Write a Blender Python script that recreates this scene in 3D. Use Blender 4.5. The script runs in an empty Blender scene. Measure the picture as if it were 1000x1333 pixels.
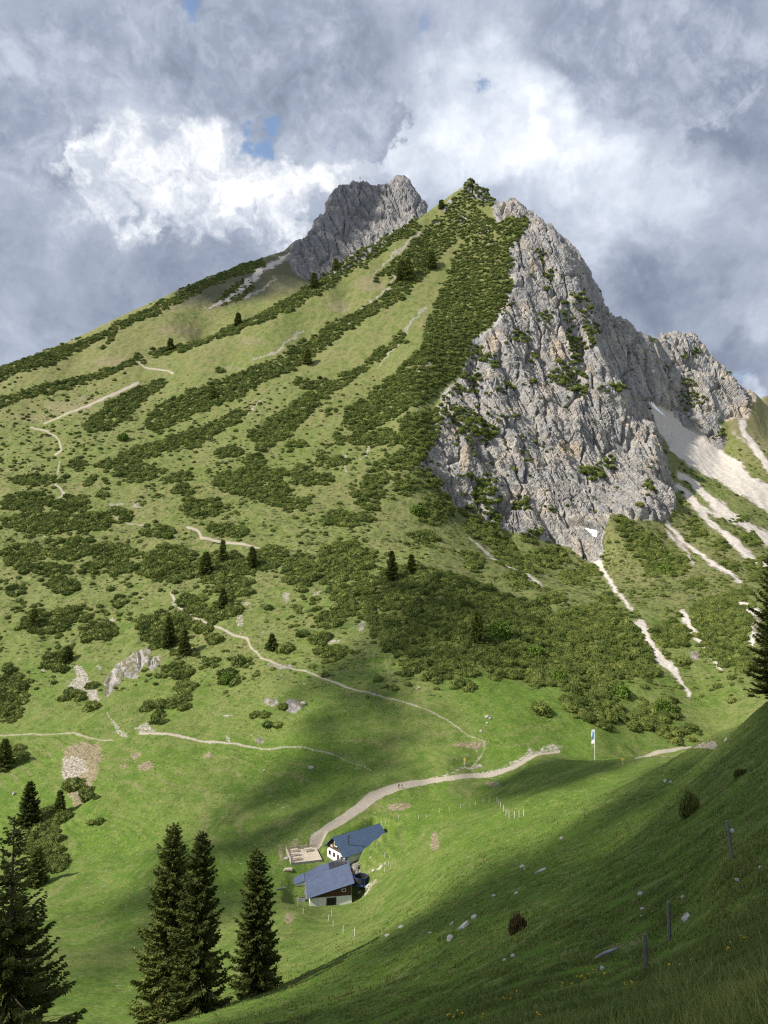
import bpy, math, random
import numpy as np
from mathutils import Vector, Matrix

# ------------------------------------------------------------------ basics
random.seed(11)
rng = np.random.default_rng(11)
sc = bpy.context.scene
COL = sc.collection
F, CX, CY = 970.0, 500.0, 666.5
PITCH = math.atan(50.5 / F)
cp, sp = math.cos(PITCH), math.sin(PITCH)

def unproject(u, v, Y):
    """point on the sight line through photo pixel (u, v) at forward distance Y"""
    a = (np.asarray(u, float) - CX) / F
    b = (CY - np.asarray(v, float)) / F
    dy = cp - b * sp
    dz = sp + b * cp
    k = np.asarray(Y, float) / dy
    return a * k, np.asarray(Y, float) * np.ones_like(a), dz * k

def project(x, y, z):
    zc = y * cp + z * sp
    yc = -y * sp + z * cp
    return CX + F * x / zc, CY - F * yc / zc

def tag(o, label=None, cat=None, group=None, kind=None):
    if label: o['label'] = label
    if cat: o['category'] = cat
    if group: o['group'] = group
    if kind: o['kind'] = kind
    return o

def mesh_obj(name, verts, faces, mat=None, parent=None, smooth=False):
    me = bpy.data.meshes.new(name)
    if isinstance(verts, np.ndarray) and isinstance(faces, np.ndarray):
        fast_mesh(me, verts, faces, smooth)
    else:
        me.from_pydata([tuple(v) for v in verts], [], [tuple(f) for f in faces])
        if smooth:
            me.polygons.foreach_set('use_smooth', [True] * len(me.polygons))
        me.update()
    o = bpy.data.objects.new(name, me)
    COL.objects.link(o)
    if mat: me.materials.append(mat)
    if parent is not None: o.parent = parent
    return o

def fast_mesh(me, verts, faces, smooth):
    n, (m, k) = len(verts), faces.shape
    me.vertices.add(n)
    me.vertices.foreach_set('co', np.ascontiguousarray(verts, dtype=np.float32).ravel())
    me.loops.add(m * k)
    me.loops.foreach_set('vertex_index', np.ascontiguousarray(faces, dtype=np.int32).ravel())
    me.polygons.add(m)
    me.polygons.foreach_set('loop_start', np.arange(0, m * k, k, dtype=np.int32))
    me.polygons.foreach_set('loop_total', np.full(m, k, dtype=np.int32))
    me.update(calc_edges=True)
    me.polygons.foreach_set('use_smooth', np.full(m, bool(smooth)))

def empty(name, loc=(0, 0, 0), rz=0.0):
    o = bpy.data.objects.new(name, None)
    o.location = loc; o.rotation_euler = (0, 0, rz); o.empty_display_size = .3
    COL.objects.link(o)
    return o

# ------------------------------------------------------------------ noise
_perm = np.arange(512); np.random.default_rng(3).shuffle(_perm)
_perm = np.concatenate([_perm, _perm, _perm])
_g = np.random.default_rng(4).normal(size=(512, 3)); _g /= np.linalg.norm(_g, axis=1)[:, None]

def perlin(x, y, z):
    x, y, z = np.broadcast_arrays(x, y, z)
    xi, yi, zi = np.floor(x).astype(int), np.floor(y).astype(int), np.floor(z).astype(int)
    xf, yf, zf = x - xi, y - yi, z - zi
    xi &= 511; yi &= 511; zi &= 511
    u, v, w = [t * t * t * (t * (t * 6 - 15) + 10) for t in (xf, yf, zf)]
    def gr(dx, dy, dz):
        h = _perm[_perm[_perm[(xi + dx) & 511] + ((yi + dy) & 511)] + ((zi + dz) & 511)] & 511
        g = _g[h]
        return g[..., 0] * (xf - dx) + g[..., 1] * (yf - dy) + g[..., 2] * (zf - dz)
    a = gr(0, 0, 0); a = a + u * (gr(1, 0, 0) - a)
    b = gr(0, 1, 0); b = b + u * (gr(1, 1, 0) - b)
    c = gr(0, 0, 1); c = c + u * (gr(1, 0, 1) - c)
    d = gr(0, 1, 1); d = d + u * (gr(1, 1, 1) - d)
    a = a + v * (b - a); c = c + v * (d - c)
    return (a + w * (c - a)) * 1.5

def fbm(x, y, z, oct=4, gain=.5, ridged=False):
    s = 0; amp = 1; f = 1
    for i in range(oct):
        n = perlin(x * f + 17.3 * i, y * f - 9.1 * i, z * f + 4.7 * i)
        s = s + amp * ((1 - 2 * np.abs(n)) if ridged else n)
        amp *= gain; f *= 2.03
    return s

def worley(x, y, z, seed=0):
    """distance to nearest and second nearest jittered cell point, and a per-cell random value"""
    xi, yi, zi = np.floor(x).astype(int), np.floor(y).astype(int), np.floor(z).astype(int)
    f1 = np.full(x.shape, 9.); f2 = np.full(x.shape, 9.); cell = np.zeros(x.shape)
    for dx in (-1, 0, 1):
        for dy in (-1, 0, 1):
            for dz in (-1, 0, 1):
                h = _perm[_perm[_perm[(xi + dx + seed) & 511] + ((yi + dy) & 511)] + ((zi + dz) & 511)] & 511
                px = xi + dx + .5 + .45 * np.sin(h * 12.9898)
                py = yi + dy + .5 + .45 * np.sin(h * 78.233)
                pz = zi + dz + .5 + .45 * np.sin(h * 37.719)
                d = np.sqrt((px - x) ** 2 + (py - y) ** 2 + (pz - z) ** 2)
                m = d < f1
                f2 = np.where(m, f1, np.minimum(f2, d))
                cell = np.where(m, (h * 0.61803) % 1.0, cell)
                f1 = np.where(m, d, f1)
    return f1, f2, cell

# ------------------------------------------------------------------ terrain control points (sight line u, v and distance Y)
CTRL = """
500 1333 36; 600 1333 23; 700 1333 13.5; 800 1333 9.5; 900 1333 7; 1000 1333 5.6; 1200 1333 4; 400 1333 48; 270 1333 62; 150 1333 100; 0 1333 110; -200 1333 120
520 1265 60; 600 1265 44; 700 1265 30; 800 1265 23; 900 1265 16; 1000 1265 11
500 1230 92; 600 1200 66; 700 1200 47; 800 1200 36; 842 1258 26; 870 1225 29; 1000 1190 19; 1200 1200 11
950 1115 28; 1000 1050 36; 1000 980 55; 1000 915 88; 1100 850 90; 1300 700 90; 1400 600 100; 940 950 118; 900 975 150; 870 983 178; 900 1040 62; 900 1000 95; 850 1050 78; 800 1100 72; 700 1100 102; 600 1120 118; 500 1185 140; 450 1205 145
700 1040 165; 800 1020 160; 760 1000 222; 840 987 203; 745 988 258; 774 989 264; 690 1005 255; 640 1060 180; 560 1090 180; 520 1130 172; 800 992 245; 810 990 262
480 1180 178; 430 1200 165; 400 1235 122; 340 1293 92; 300 1260 122; 350 1220 140; 380 1190 180
400 1170 202; 450 1168 202; 430 1180 196; 480 1150 205; 470 1120 214; 500 1092 222; 440 1114 222; 395 1125 214; 455 1108 224; 380 1140 212; 360 1170 200
425 1085 232; 448 1068 240; 470 1055 246; 520 1026 258; 560 1020 264; 620 1012 272; 510 1076 231; 670 1000 276; 735 976 296; 600 1040 244; 540 1060 234; 560 1110 190
860 982 312; 895 977 318; 835 987 306; 940 960 330; 1000 930 330; 1100 900 320
300 1150 212; 330 1080 248; 250 1100 245; 200 1130 235; 150 1190 205; 100 1250 165; 200 1230 170; 250 1180 190; 230 1290 130
150 1100 262; 100 1150 235; 50 1200 205; 0 1250 165; 0 1100 280; 60 1060 296; 0 1000 340; -150 1000 350; -150 1150 270; -300 1100 300
330 1000 306; 400 1000 296; 470 990 292; 420 1040 268; 250 1020 298; 200 960 338; 100 965 345; 300 960 330; 400 950 318; 500 960 308; 550 980 290; 600 960 300; 650 960 300; 700 940 315; 780 965 306; 580 1000 272
0 900 412; 100 900 402; 200 900 386; 300 900 370; 400 900 350; 500 900 338; 600 900 338; 700 900 346; 800 900 360; 870 930 345; 900 900 376; 960 890 372; -200 900 430
0 800 482; 100 800 472; 200 800 458; 300 800 442; 400 800 432; 500 800 424; 600 800 424; 700 800 446; 800 800 462; 900 800 470; 1000 800 462; 1100 800 470; -200 800 500
560 745 468; 500 750 470; 620 765 470; 640 740 515; 700 770 490; 400 745 484
0 700 562; 100 700 556; 200 700 546; 300 700 538; 400 700 530; 500 700 528; 580 700 555; 640 705 600; 850 750 575; 940 750 582; 1000 750 600; 1100 740 640
0 620 650; 100 620 640; 200 620 632; 300 620 625; 400 620 618; 500 620 612
0 550 735; 100 560 715; 200 560 715; 300 560 700; 400 560 690; 500 560 680; -200 560 740
0 500 802; 100 510 790; 200 500 800; 300 500 778; 400 500 760; 500 500 748
300 470 815; 400 440 838; 480 420 838; 520 400 850; 450 385 885; 500 350 905; 560 310 938; 600 300 935; 560 400 845; 620 350 890; 600 430 812; 560 470 765; 540 540 690
200 480 822; 150 490 812
100 470 845; 200 435 880; 250 415 930; 300 400 962; 350 380 1005; 380 372 1030; 395 355 1090; 300 375 1010
545 610 628; 600 660 640; 660 692 650; 720 708 650; 770 728 640; 790 668 672; 830 672 682; 870 680 697
690 285 915; 665 340 880; 640 400 840; 612 450 800; 570 510 745; 700 380 858; 690 450 818; 700 560 750; 640 560 718; 620 520 748; 600 600 672; 760 560 770; 760 450 836; 820 560 792; 800 640 722; 740 640 695; 680 640 682; 740 370 860; 705 303 903; 718 330 885; 765 415 850; 790 460 836; 800 500 815; 852 560 798; 868 640 738
640 262 962; 668 265 945; 700 290 920; 725 312 945; 745 328 948; 760 345 950; 772 370 948; 785 395 945; 808 412 942; 830 430 938; 848 457 928; 612 237 985
195 462 850; 270 440 862; 340 410 875; 410 370 900; 480 328 930; 545 285 960; 580 258 975
0 480 832; 100 440 900; 200 395 980; 270 362 1050; 345 337 1130; -200 540 850
455 239 1345; 428 264 1310; 410 291 1275; 396 308 1245; 379 323 1210; 362 334 1170; 440 246 1335; 390 340 1150; 420 325 1200; 440 300 1250; 530 240 1315; 465 238 1352; 495 241 1346; 520 232 1326; 540 250 1310; 552 270 1295; 500 290 1270; 460 310 1235; 430 342 1185; 470 270 1305; 380 318 1200; 520 270 1290
866 446 960; 874 438 980; 880 437 985; 892 444 985; 905 450 985; 922 462 980; 940 480 970; 955 497 962; 970 516 955; 985 520 965; 1040 540 985; 900 560 920; 940 578 915; 870 520 932; 900 500 955; 845 525 905
900 600 855; 960 650 792; 1000 690 745; 1000 600 880; 920 640 800; 880 575 878; 1000 560 945; 950 700 680; 900 700 680; 1100 700 800; 1100 600 960; 920 670 740
1000 521 1150; 1100 525 1200; 1300 560 1200
"""
pts = []
for ln in CTRL.strip().replace('\n', ';').split(';'):
    t = ln.split()
    if len(t) == 3:
        pts.append([float(a) for a in t])
def crest(s_, n):
    q = [tuple(float(a) for a in t.split()) for t in s_.split(';')]
    for a, b in zip(q[:-1], q[1:]):
        for k in range(1, n): pts.append([a[i] + (b[i] - a[i]) * k / n for i in range(3)])
crest("-200 540 850;0 480 832;100 440 900;200 395 980;270 362 1050;345 337 1130;362 334 1170;379 323 1210;396 308 1245", 4)
crest("195 462 850;270 440 862;340 410 875;410 370 900;480 328 930;545 285 960;580 258 975;612 237 985", 3)
crest("-200 600 742;0 550 745;100 520 775", 2)
pts = np.array(pts)
px_, py_, pz_ = unproject(pts[:, 0], pts[:, 1], pts[:, 2])
world = [np.stack([px_, py_, pz_], 1)]
def hidden(u, v, Y, dY, dz):
    x, y, z = unproject(u, v, Y)
    world.append(np.array([[x * (Y + dY) / Y, Y + dY, z + dz]]))
for u, v, Y in [(0, 480, 832), (100, 440, 900), (200, 395, 980), (270, 362, 1050), (345, 337, 1130), (-200, 540, 850),
                (440, 245, 1335), (465, 238, 1352), (495, 241, 1346), (520, 232, 1326), (410, 291, 1275), (428, 264, 1310), (396, 308, 1245), (379, 323, 1210), (362, 334, 1170), (540, 250, 1310),
                (880, 437, 985), (940, 480, 970), (1040, 540, 985)]:
    hidden(u, v, Y, 70, -45); hidden(u, v, Y, 260, -190)
for u, v, Y in [(612, 237, 985), (640, 262, 962), (668, 265, 945), (725, 312, 945), (760, 345, 950), (785, 395, 945), (830, 430, 938)]:
    hidden(u, v, Y, 40, -40); hidden(u, v, Y, 110, -110)
for u, v, Y in [(270, 440, 862), (340, 410, 875), (410, 370, 900), (480, 328, 930), (545, 285, 960), (580, 258, 975)]:
    hidden(u, v, Y, 30, -4)
    if u > 400: hidden(u, v, Y, 75, -2)
for u, v, Y in [(480, 328, 930), (545, 285, 960), (580, 258, 975)]:
    hidden(u, v, Y, 160, -15)
hidden(790, 460, 850, 30, -25); hidden(852, 560, 798, 35, -20); hidden(868, 640, 738, 30, -8)
hidden(1000, 915, 88, 40, -16); hidden(900, 975, 150, 50, -22); hidden(870, 983, 178, 50, -20); hidden(940, 950, 118, 50, -20)
hidden(840, 987, 203, 45, -18); hidden(774, 989, 264, 14, -6); hidden(1000, 915, 88, 150, -46)
for X, Y, Z in [(0, 1800, 300), (-900, 1900, 150), (900, 1900, 150), (-1600, 2900, 100), (1600, 2900, 100), (0, 2900, 150),
                (1.5, 3, -2.6), (-1.5, 3, -3.4), (-4, 4, -5.5), (3.5, 3.2, -1.8), (-20, 20, -19), (-40, 40, -32), (-8, 8, -8.5)]:
    world.append(np.array([[X, Y, Z]]))
world = np.concatenate(world)
cs, cl, cw = world[:, 0] / world[:, 1], np.log(world[:, 1]), world[:, 2] / world[:, 1]
KL, CC = .62, .011
def _phi(s, l):
    return np.sqrt((s[:, None] - cs[None]) ** 2 + ((l[:, None] - cl[None]) * KL) ** 2 + CC * CC)
A = _phi(cs, cl); n_ = len(cs)
M = np.zeros((n_ + 3, n_ + 3)); M[:n_, :n_] = A - np.eye(n_) * 2e-4
M[:n_, n_] = 1; M[:n_, n_ + 1] = cs; M[:n_, n_ + 2] = cl; M[n_:, :n_] = M[:n_, n_:].T
coef = np.linalg.solve(M, np.concatenate([cw, [0, 0, 0]]))

# ------------------------------------------------------------------ the terrain grid
US = np.concatenate([np.arange(-560, -45, 14.), np.arange(-45, 1046, 1.4), np.arange(1056, 1580, 14.)])
S = (US - CX) / F
def seg(a, b, n): return np.exp(np.linspace(math.log(a), math.log(b), n, endpoint=False))
YS = np.concatenate([seg(3, 40, 130), seg(40, 180, 210), seg(180, 600, 430), np.linspace(600, 960, 560, endpoint=False),
                     np.linspace(960, 1400, 230, endpoint=False), seg(1400, 3000, 40), [3000.]])
NS, NY = len(S), len(YS)
wgrid = np.empty((NY, NS), np.float32)
cs32, cl32, co32 = cs.astype(np.float32), cl.astype(np.float32), coef.astype(np.float32)
LY = np.log(YS).astype(np.float32)
ds2 = (S.astype(np.float32)[:, None] - cs32[None]) ** 2 + np.float32(CC * CC)
for j in range(NY):
    dl2 = ((LY[j] - cl32) * np.float32(KL)) ** 2
    wgrid[j] = np.sqrt(ds2 + dl2[None]) @ co32[:n_] + co32[n_] + co32[n_ + 1] * S + co32[n_ + 2] * LY[j]
GX = (YS[:, None] * S[None]).astype(np.float64)
GY = np.repeat(YS[:, None], NS, 1)
GZ = (wgrid * YS[:, None]).astype(np.float64)
vis_top = np.maximum.accumulate(wgrid, 0)
VIS = wgrid >= vis_top - .004
GU, GV = project(GX, GY, GZ)
# ------------------------------------------------------------------ where each ground cover lies (traced outlines)
MO = 120
RH, RW = 1333 + 2 * MO, 1000 + 2 * MO
_yy, _xx = np.mgrid[0:RH, 0:RW].astype(np.float32)
def P(s):
    return [tuple(float(a) for a in q.split(',')) for q in s.split()]
def poly(m, s, val=1.0):
    p = np.array(P(s)) + MO
    x0, y0 = np.maximum(np.floor(p.min(0)).astype(int), 0); x1 = min(int(p[:, 0].max()) + 2, RW); y1 = min(int(p[:, 1].max()) + 2, RH)
    if x1 <= x0 or y1 <= y0: return
    X, Y = _xx[y0:y1, x0:x1], _yy[y0:y1, x0:x1]
    ins = np.zeros(X.shape, bool)
    for i in range(len(p)):
        ax, ay = p[i]; bx, by = p[(i + 1) % len(p)]
        if ay == by: continue
        c = (ay > Y) != (by > Y)
        ins ^= c & (X < (bx - ax) * (Y - ay) / (by - ay) + ax)
    v = m[y0:y1, x0:x1]; v[ins] = val
def line(m, s, w0, w1=None, val=1.0):
    p = np.array(P(s)) + MO; w1 = w0 if w1 is None else w1
    ln = np.r_[0, np.cumsum(np.hypot(*np.diff(p, axis=0).T))]; ln /= ln[-1]
    for i in range(len(p) - 1):
        a, b = p[i], p[i + 1]; wa, wb = w0 + (w1 - w0) * ln[i], w0 + (w1 - w0) * ln[i + 1]
        r = max(wa, wb) + 1
        x0, y0 = np.maximum(np.floor(np.minimum(a, b) - r).astype(int), 0); x1, y1 = np.ceil(np.maximum(a, b) + r).astype(int) + 1
        X, Y = _xx[y0:y1, x0:x1], _yy[y0:y1, x0:x1]
        d = b - a; t = np.clip(((X - a[0]) * d[0] + (Y - a[1]) * d[1]) / max(d @ d, 1e-6), 0, 1)
        dist = np.hypot(X - a[0] - t * d[0], Y - a[1] - t * d[1]); w = (wa + (wb - wa) * t) / 2
        v = m[y0:y1, x0:x1]; np.maximum(v, np.clip(w - dist + .5, 0, 1) * val, out=v)
def blob(m, u, v, a, b, val=1.0):
    x0, x1 = max(int(u + MO - a - 2), 0), min(int(u + MO + a + 3), RW); y0, y1 = max(int(v + MO - b - 2), 0), min(int(v + MO + b + 3), RH)
    if x1 <= x0 or y1 <= y0: return
    r = np.hypot((_xx[y0:y1, x0:x1] - u - MO) / a, (_yy[y0:y1, x0:x1] - v - MO) / b)
    w = m[y0:y1, x0:x1]; np.maximum(w, np.clip((1 - r) * 3, 0, 1) * val, out=w)
def blur(m, r):
    for ax in (0, 1):
        for _ in range(2):
            c = np.cumsum(np.concatenate([np.repeat(np.take(m, [0], ax), r + 1, ax), m, np.repeat(np.take(m, [-1], ax), r, ax)], ax), ax, dtype=np.float64)
            n = m.shape[ax]
            m = ((np.take(c, range(2 * r + 1, 2 * r + 1 + n), ax) - np.take(c, range(0, n), ax)) / (2 * r + 1)).astype(np.float32)
    return m
def new(): return np.zeros((RH, RW), np.float32)
def sample(m, u, v):
    x = np.clip(u + MO, 0, RW - 2); y = np.clip(v + MO, 0, RH - 2)
    xi, yi = x.astype(int), y.astype(int); fx, fy = x - xi, y - yi
    return (m[yi, xi] * (1 - fx) + m[yi, xi + 1] * fx) * (1 - fy) + (m[yi + 1, xi] * (1 - fx) + m[yi + 1, xi + 1] * fx) * fy

R_rock, R_scree, R_dirt, R_path, R_road, R_dry, R_heath, R_snow, R_scrub, R_far = [new() for _ in range(10)]
# main cliff, summit blocks, right tower
poly(R_rock, "690,283 668,320 660,342 668,372 655,400 645,425 618,440 612,470 600,492 572,518 562,545 566,580 545,600 548,618 600,662 660,694 700,702 740,712 765,730 782,728 786,700 792,665 835,677 868,680 880,660 880,640 868,600 858,565 848,535 845,522 850,452 830,412 790,380 765,330 725,292 700,274")
poly(R_rock, "843,522 862,530 892,556 915,570 942,588 945,575 930,550 972,545 985,516 950,470 910,435 868,425 846,450")
poly(R_rock, "612,230 645,255 672,258 700,280 688,286 668,282 645,292 650,275 632,262 615,258 600,248")
for q in ((600, 285, 9, 6), (632, 300, 8, 8), (612, 252, 6, 5), (580, 272, 5, 4), (588, 262, 7, 5), (567, 288, 5, 5), (655, 275, 14, 9), (640, 322, 5, 7)): blob(R_rock, *q)
# far summit
poly(R_rock, "372,338 384,316 404,294 412,282 440,238 465,228 500,232 520,224 545,240 560,272 520,305 480,335 430,362 405,366 385,356")
# lower outcrops
poly(R_rock, "137,888 150,866 172,850 192,843 200,855 184,868 178,884 160,880 150,900 135,912")
poly(R_rock, "192,862 212,850 208,868 196,878"); blob(R_rock, 383, 917, 17, 9); blob(R_rock, 352, 915, 9, 6); blob(R_rock, 338, 961, 8, 5)
blob(R_rock, 968, 862, 16, 9); blob(R_rock, 840, 858, 9, 9); blob(R_rock, 850, 875, 10, 10); blob(R_rock, 905, 852, 9, 6); blob(R_rock, 985, 815, 8, 20); blob(R_rock, 365, 868, 22, 4)
blob(R_rock, 575, 803, 9, 13); blob(R_rock, 622, 785, 6, 12)
# scree and gullies
poly(R_scree, "843,522 862,532 885,545 900,560 930,576 960,600 985,622 1010,635 1110,700 1110,720 1000,668 975,652 950,636 920,618 892,604 872,588 860,565 850,545")
line(R_scree, "886,618 930,655 965,680 1005,705 1060,735", 10, 18); line(R_scree, "880,632 910,665 945,697 1000,742 1060,775", 8, 13); line(R_scree, "900,655 940,672 985,690 1050,720", 5, 7); line(R_scree, "905,640 950,672 1000,712", 4, 5, .6)
line(R_scree, "964,535 970,560 985,590 1005,612", 7, 12); line(R_scree, "955,562 975,582 1000,600", 3, 4); line(R_scree, "935,555 930,585 950,610", 6, 10)
line(R_scree, "872,680 890,705 920,730 965,757", 6, 5); line(R_scree, "868,690 885,708 905,737", 4, 3)
poly(R_scree, "755,700 790,690 782,728 779,742 770,735")
line(R_scree, "776,715 780,740 800,765 822,792", 8, 4); line(R_scree, "835,812 850,842 868,862 885,885 897,908", 10, 5); poly(R_scree, "824,808 845,822 850,845 880,862 888,885 872,876 845,850 838,830")
line(R_scree, "888,798 905,825 925,852 940,872", 12, 4); line(R_scree, "968,790 985,800 980,840", 16, 8)
line(R_scree, "610,700 650,730 680,745 705,762", 2.5, 4); blob(R_scree, 573, 805, 12, 15, .44); blob(R_scree, 625, 785, 8, 12, .44); blob(R_scree, 716, 832, 18, 8, .44); blob(R_scree, 470, 815, 8, 9, .44); blob(R_scree, 430, 835, 20, 5, .44)
poly(R_scree, "95,862 108,870 122,892 132,918 118,912 104,905 85,896 100,886", .5); line(R_scree, "140,930 152,948 165,957", 4, 8, .46); poly(R_scree, "172,950 190,938 205,952 198,960", .46)
blob(R_scree, 278, 968, 11, 4, .44); blob(R_scree, 297, 962, 5, 8, .44); blob(R_scree, 296, 932, 9, 4, .44); blob(R_scree, 232, 783, 12, 5, .44); blob(R_scree, 321, 785, 8, 7, .44); blob(R_scree, 313, 808, 7, 9, .44); blob(R_scree, 372, 778, 7, 8, .44); blob(R_scree, 412, 772, 8, 5, .44)
blob(R_scree, 150, 656, 14, 4, .44); blob(R_scree, 176, 658, 10, 5, .44); blob(R_scree, 148, 807, 5, 5, .44); blob(R_scree, 130, 870, 6, 5, .44); blob(R_scree, 56, 872, 5, 4, .44)
line(R_scree, "340,350 320,372 300,388 272,402", 9, 3); line(R_scree, "378,330 360,342 345,350", 5, 6); line(R_scree, "362,360 340,378 318,388", 2, 3)
for q in ("505,375 470,402 440,432", "530,345 500,380", "552,398 520,445 490,480", "560,470 520,500", "545,300 515,330 480,360", "450,592 448,622", "480,575 470,600", "340,520 320,540", "395,430 360,455 330,470"): line(R_scree, q, 3, 2, .75)
poly(R_dirt, "84,968 105,962 131,966 134,985 124,1020 112,1046 98,1052 86,1030 80,1000", .62); poly(R_scree, "82,985 98,978 112,990 118,1004 96,1016 80,1010", .46)
for q in ((177, 985, 9, 5), (190, 1002, 12, 6), (160, 1000, 6, 5), (270, 985, 8, 4), (520, 1050, 20, 6), (612, 970, 30, 4), (566, 1100, 6, 14), (640, 1022, 14, 4), (375, 1195, 8, 7), (365, 1105, 3, 14)): blob(R_dirt, *q, .9)
line(R_dirt, "392,1085 375,1105 352,1135", 3, 2); line(R_scree, "488,1148 472,1158 460,1166", 7, 3, .46); line(R_scree, "500,1122 490,1132", 4, 5, .46)
for q in ((655, 400, 14, 8), (640, 450, 10, 14), (725, 455, 12, 22), (760, 395, 8, 10), (690, 350, 8, 14), (740, 585, 22, 12), (590, 560, 10, 20), (605, 600, 8, 22)): blob(R_dirt, *q, .55)
# bank beside the road
poly(R_scree, "612,1010 650,1002 672,992 686,982 688,972 700,978 716,970 735,972 733,977 700,987 672,1002 640,1014", .42); line(R_scree, "560,1016 600,1006 625,1000", 3, 5, .5); line(R_dirt, "612,1012 625,985 612,965", 2, 2)
# foot trails
TRAILS = [("222,772 232,788 256,806 282,818 322,832 326,842 340,858 365,868 400,875 440,888 500,908 545,922 580,938 610,957 632,966", 4.4, 2.6),
          ("-40,962 0,959 50,957 95,952 130,960 148,962", 3, 3), ("182,955 215,958 250,963 300,968 340,972 400,973 440,985 485,1002", 4.5, 2.4),
          ("56,552 100,535 135,520 152,512 180,499", 3, 5), ("38,556 62,562 76,570 80,585 72,592", 3, 4), ("75,622 72,632 84,640 72,650", 4, 3), ("78,600 74,618", 3, 3),
          ("243,686 258,692 262,700 300,706 338,712", 4.5, 4), ("140,668 165,680 190,684", 2.5, 3), ("180,470 190,478 215,482 225,486", 3, 4), ("264,398 270,405 280,415 275,424", 2.5, 2),
          ("62,870 95,895 130,908 150,925", 2.5, 2), ("632,966 628,985 612,1006", 2.4, 3)]
for s_, a_, b_ in TRAILS: line(R_path, s_, a_ * .66, b_ * .66)
line(R_road, "408,1090 428,1076 448,1066 468,1052 484,1038", 10, 13); line(R_road, "484,1038 500,1030 520,1024 560,1018", 12, 6); line(R_road, "560,1018 600,1015 636,1011 668,1001 700,987 728,979", 6, 3.5)
line(R_road, "828,989 850,983 872,980 900,976 930,972", 2.5, 7)
poly(R_snow, "761,694 779,691 777,703 770,700"); poly(R_snow, "844,523 852,526 862,536 866,541 855,533")
# dwarf pine scrub, upper bands
for s_ in ("612,236 645,258 640,270 620,262 605,275 612,300 590,318 562,345 545,365 520,392 485,412 446,436 415,460 388,476 352,492 312,516 272,532 240,547 200,565 188,548 215,522 262,504 312,488 352,468 392,443 432,423 472,400 500,384 520,362 502,358 476,375 490,358 520,332 545,303 570,282",
           "690,282 672,312 662,342 668,372 656,398 642,424 616,440 608,470 594,490 566,515 540,530 505,547 472,562 447,556 455,530 490,508 520,480 545,452 556,420 575,382 592,356 622,330 644,300 668,284",
           "125,605 190,578 250,558 322,532 312,550 262,574 204,592 142,612", "328,566 350,545 400,515 440,490 470,475 524,428 528,440 492,470 462,490 432,510 402,542 372,572 336,592",
           "195,460 260,444 330,413 400,373 460,338 545,283 548,294 470,347 420,380 370,407 310,432 240,457 200,466", "110,555 140,525 175,505 214,492 222,500 195,515 175,535 142,560 115,562",
           "-40,496 0,478 60,460 130,433 200,398 270,363 340,335 346,345 270,376 215,403 150,433 80,468 0,496 -40,510", "-20,524 60,500 130,484 182,462 190,470 130,493 60,513 -20,535",
           "130,450 155,432 152,440 128,456", "300,372 330,362 328,380 305,392 282,398",
           "612,262 650,290 688,284 645,335 606,372 578,410 558,410 585,352 605,312", "740,378 758,383 772,432 762,450 752,470 767,512 742,512 714,492 718,474 745,470 738,450 742,420 733,395",
           "585,532 610,540 640,550 646,562 630,577 600,575 588,558", "608,618 632,620 652,650 640,657 614,647", "520,545 560,532 570,560 562,592 545,602 528,582",
           "755,605 785,608 792,623 760,623", "885,488 900,495 920,525 897,532 884,510", "800,664 832,688 862,714 892,735 887,750 850,752 832,730 812,700",
           "498,745 532,740 575,744 612,754 652,774 692,784 722,798 762,790 800,792 826,815 846,835 852,860 858,880 822,888 790,872 802,902 808,932 788,952 750,937 733,920 738,900 718,892 700,896 690,882 660,880 640,870 610,866 560,880 522,862 500,840 470,800 480,770",
           "905,785 935,775 965,770 985,790 965,820 985,850 985,872 945,868 915,850 900,820", "835,900 850,935 880,950 905,962 880,972 848,945 820,945",
           "640,640 655,700 700,745 680,750 655,720 612,690 600,660") : poly(R_scrub, s_)
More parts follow.
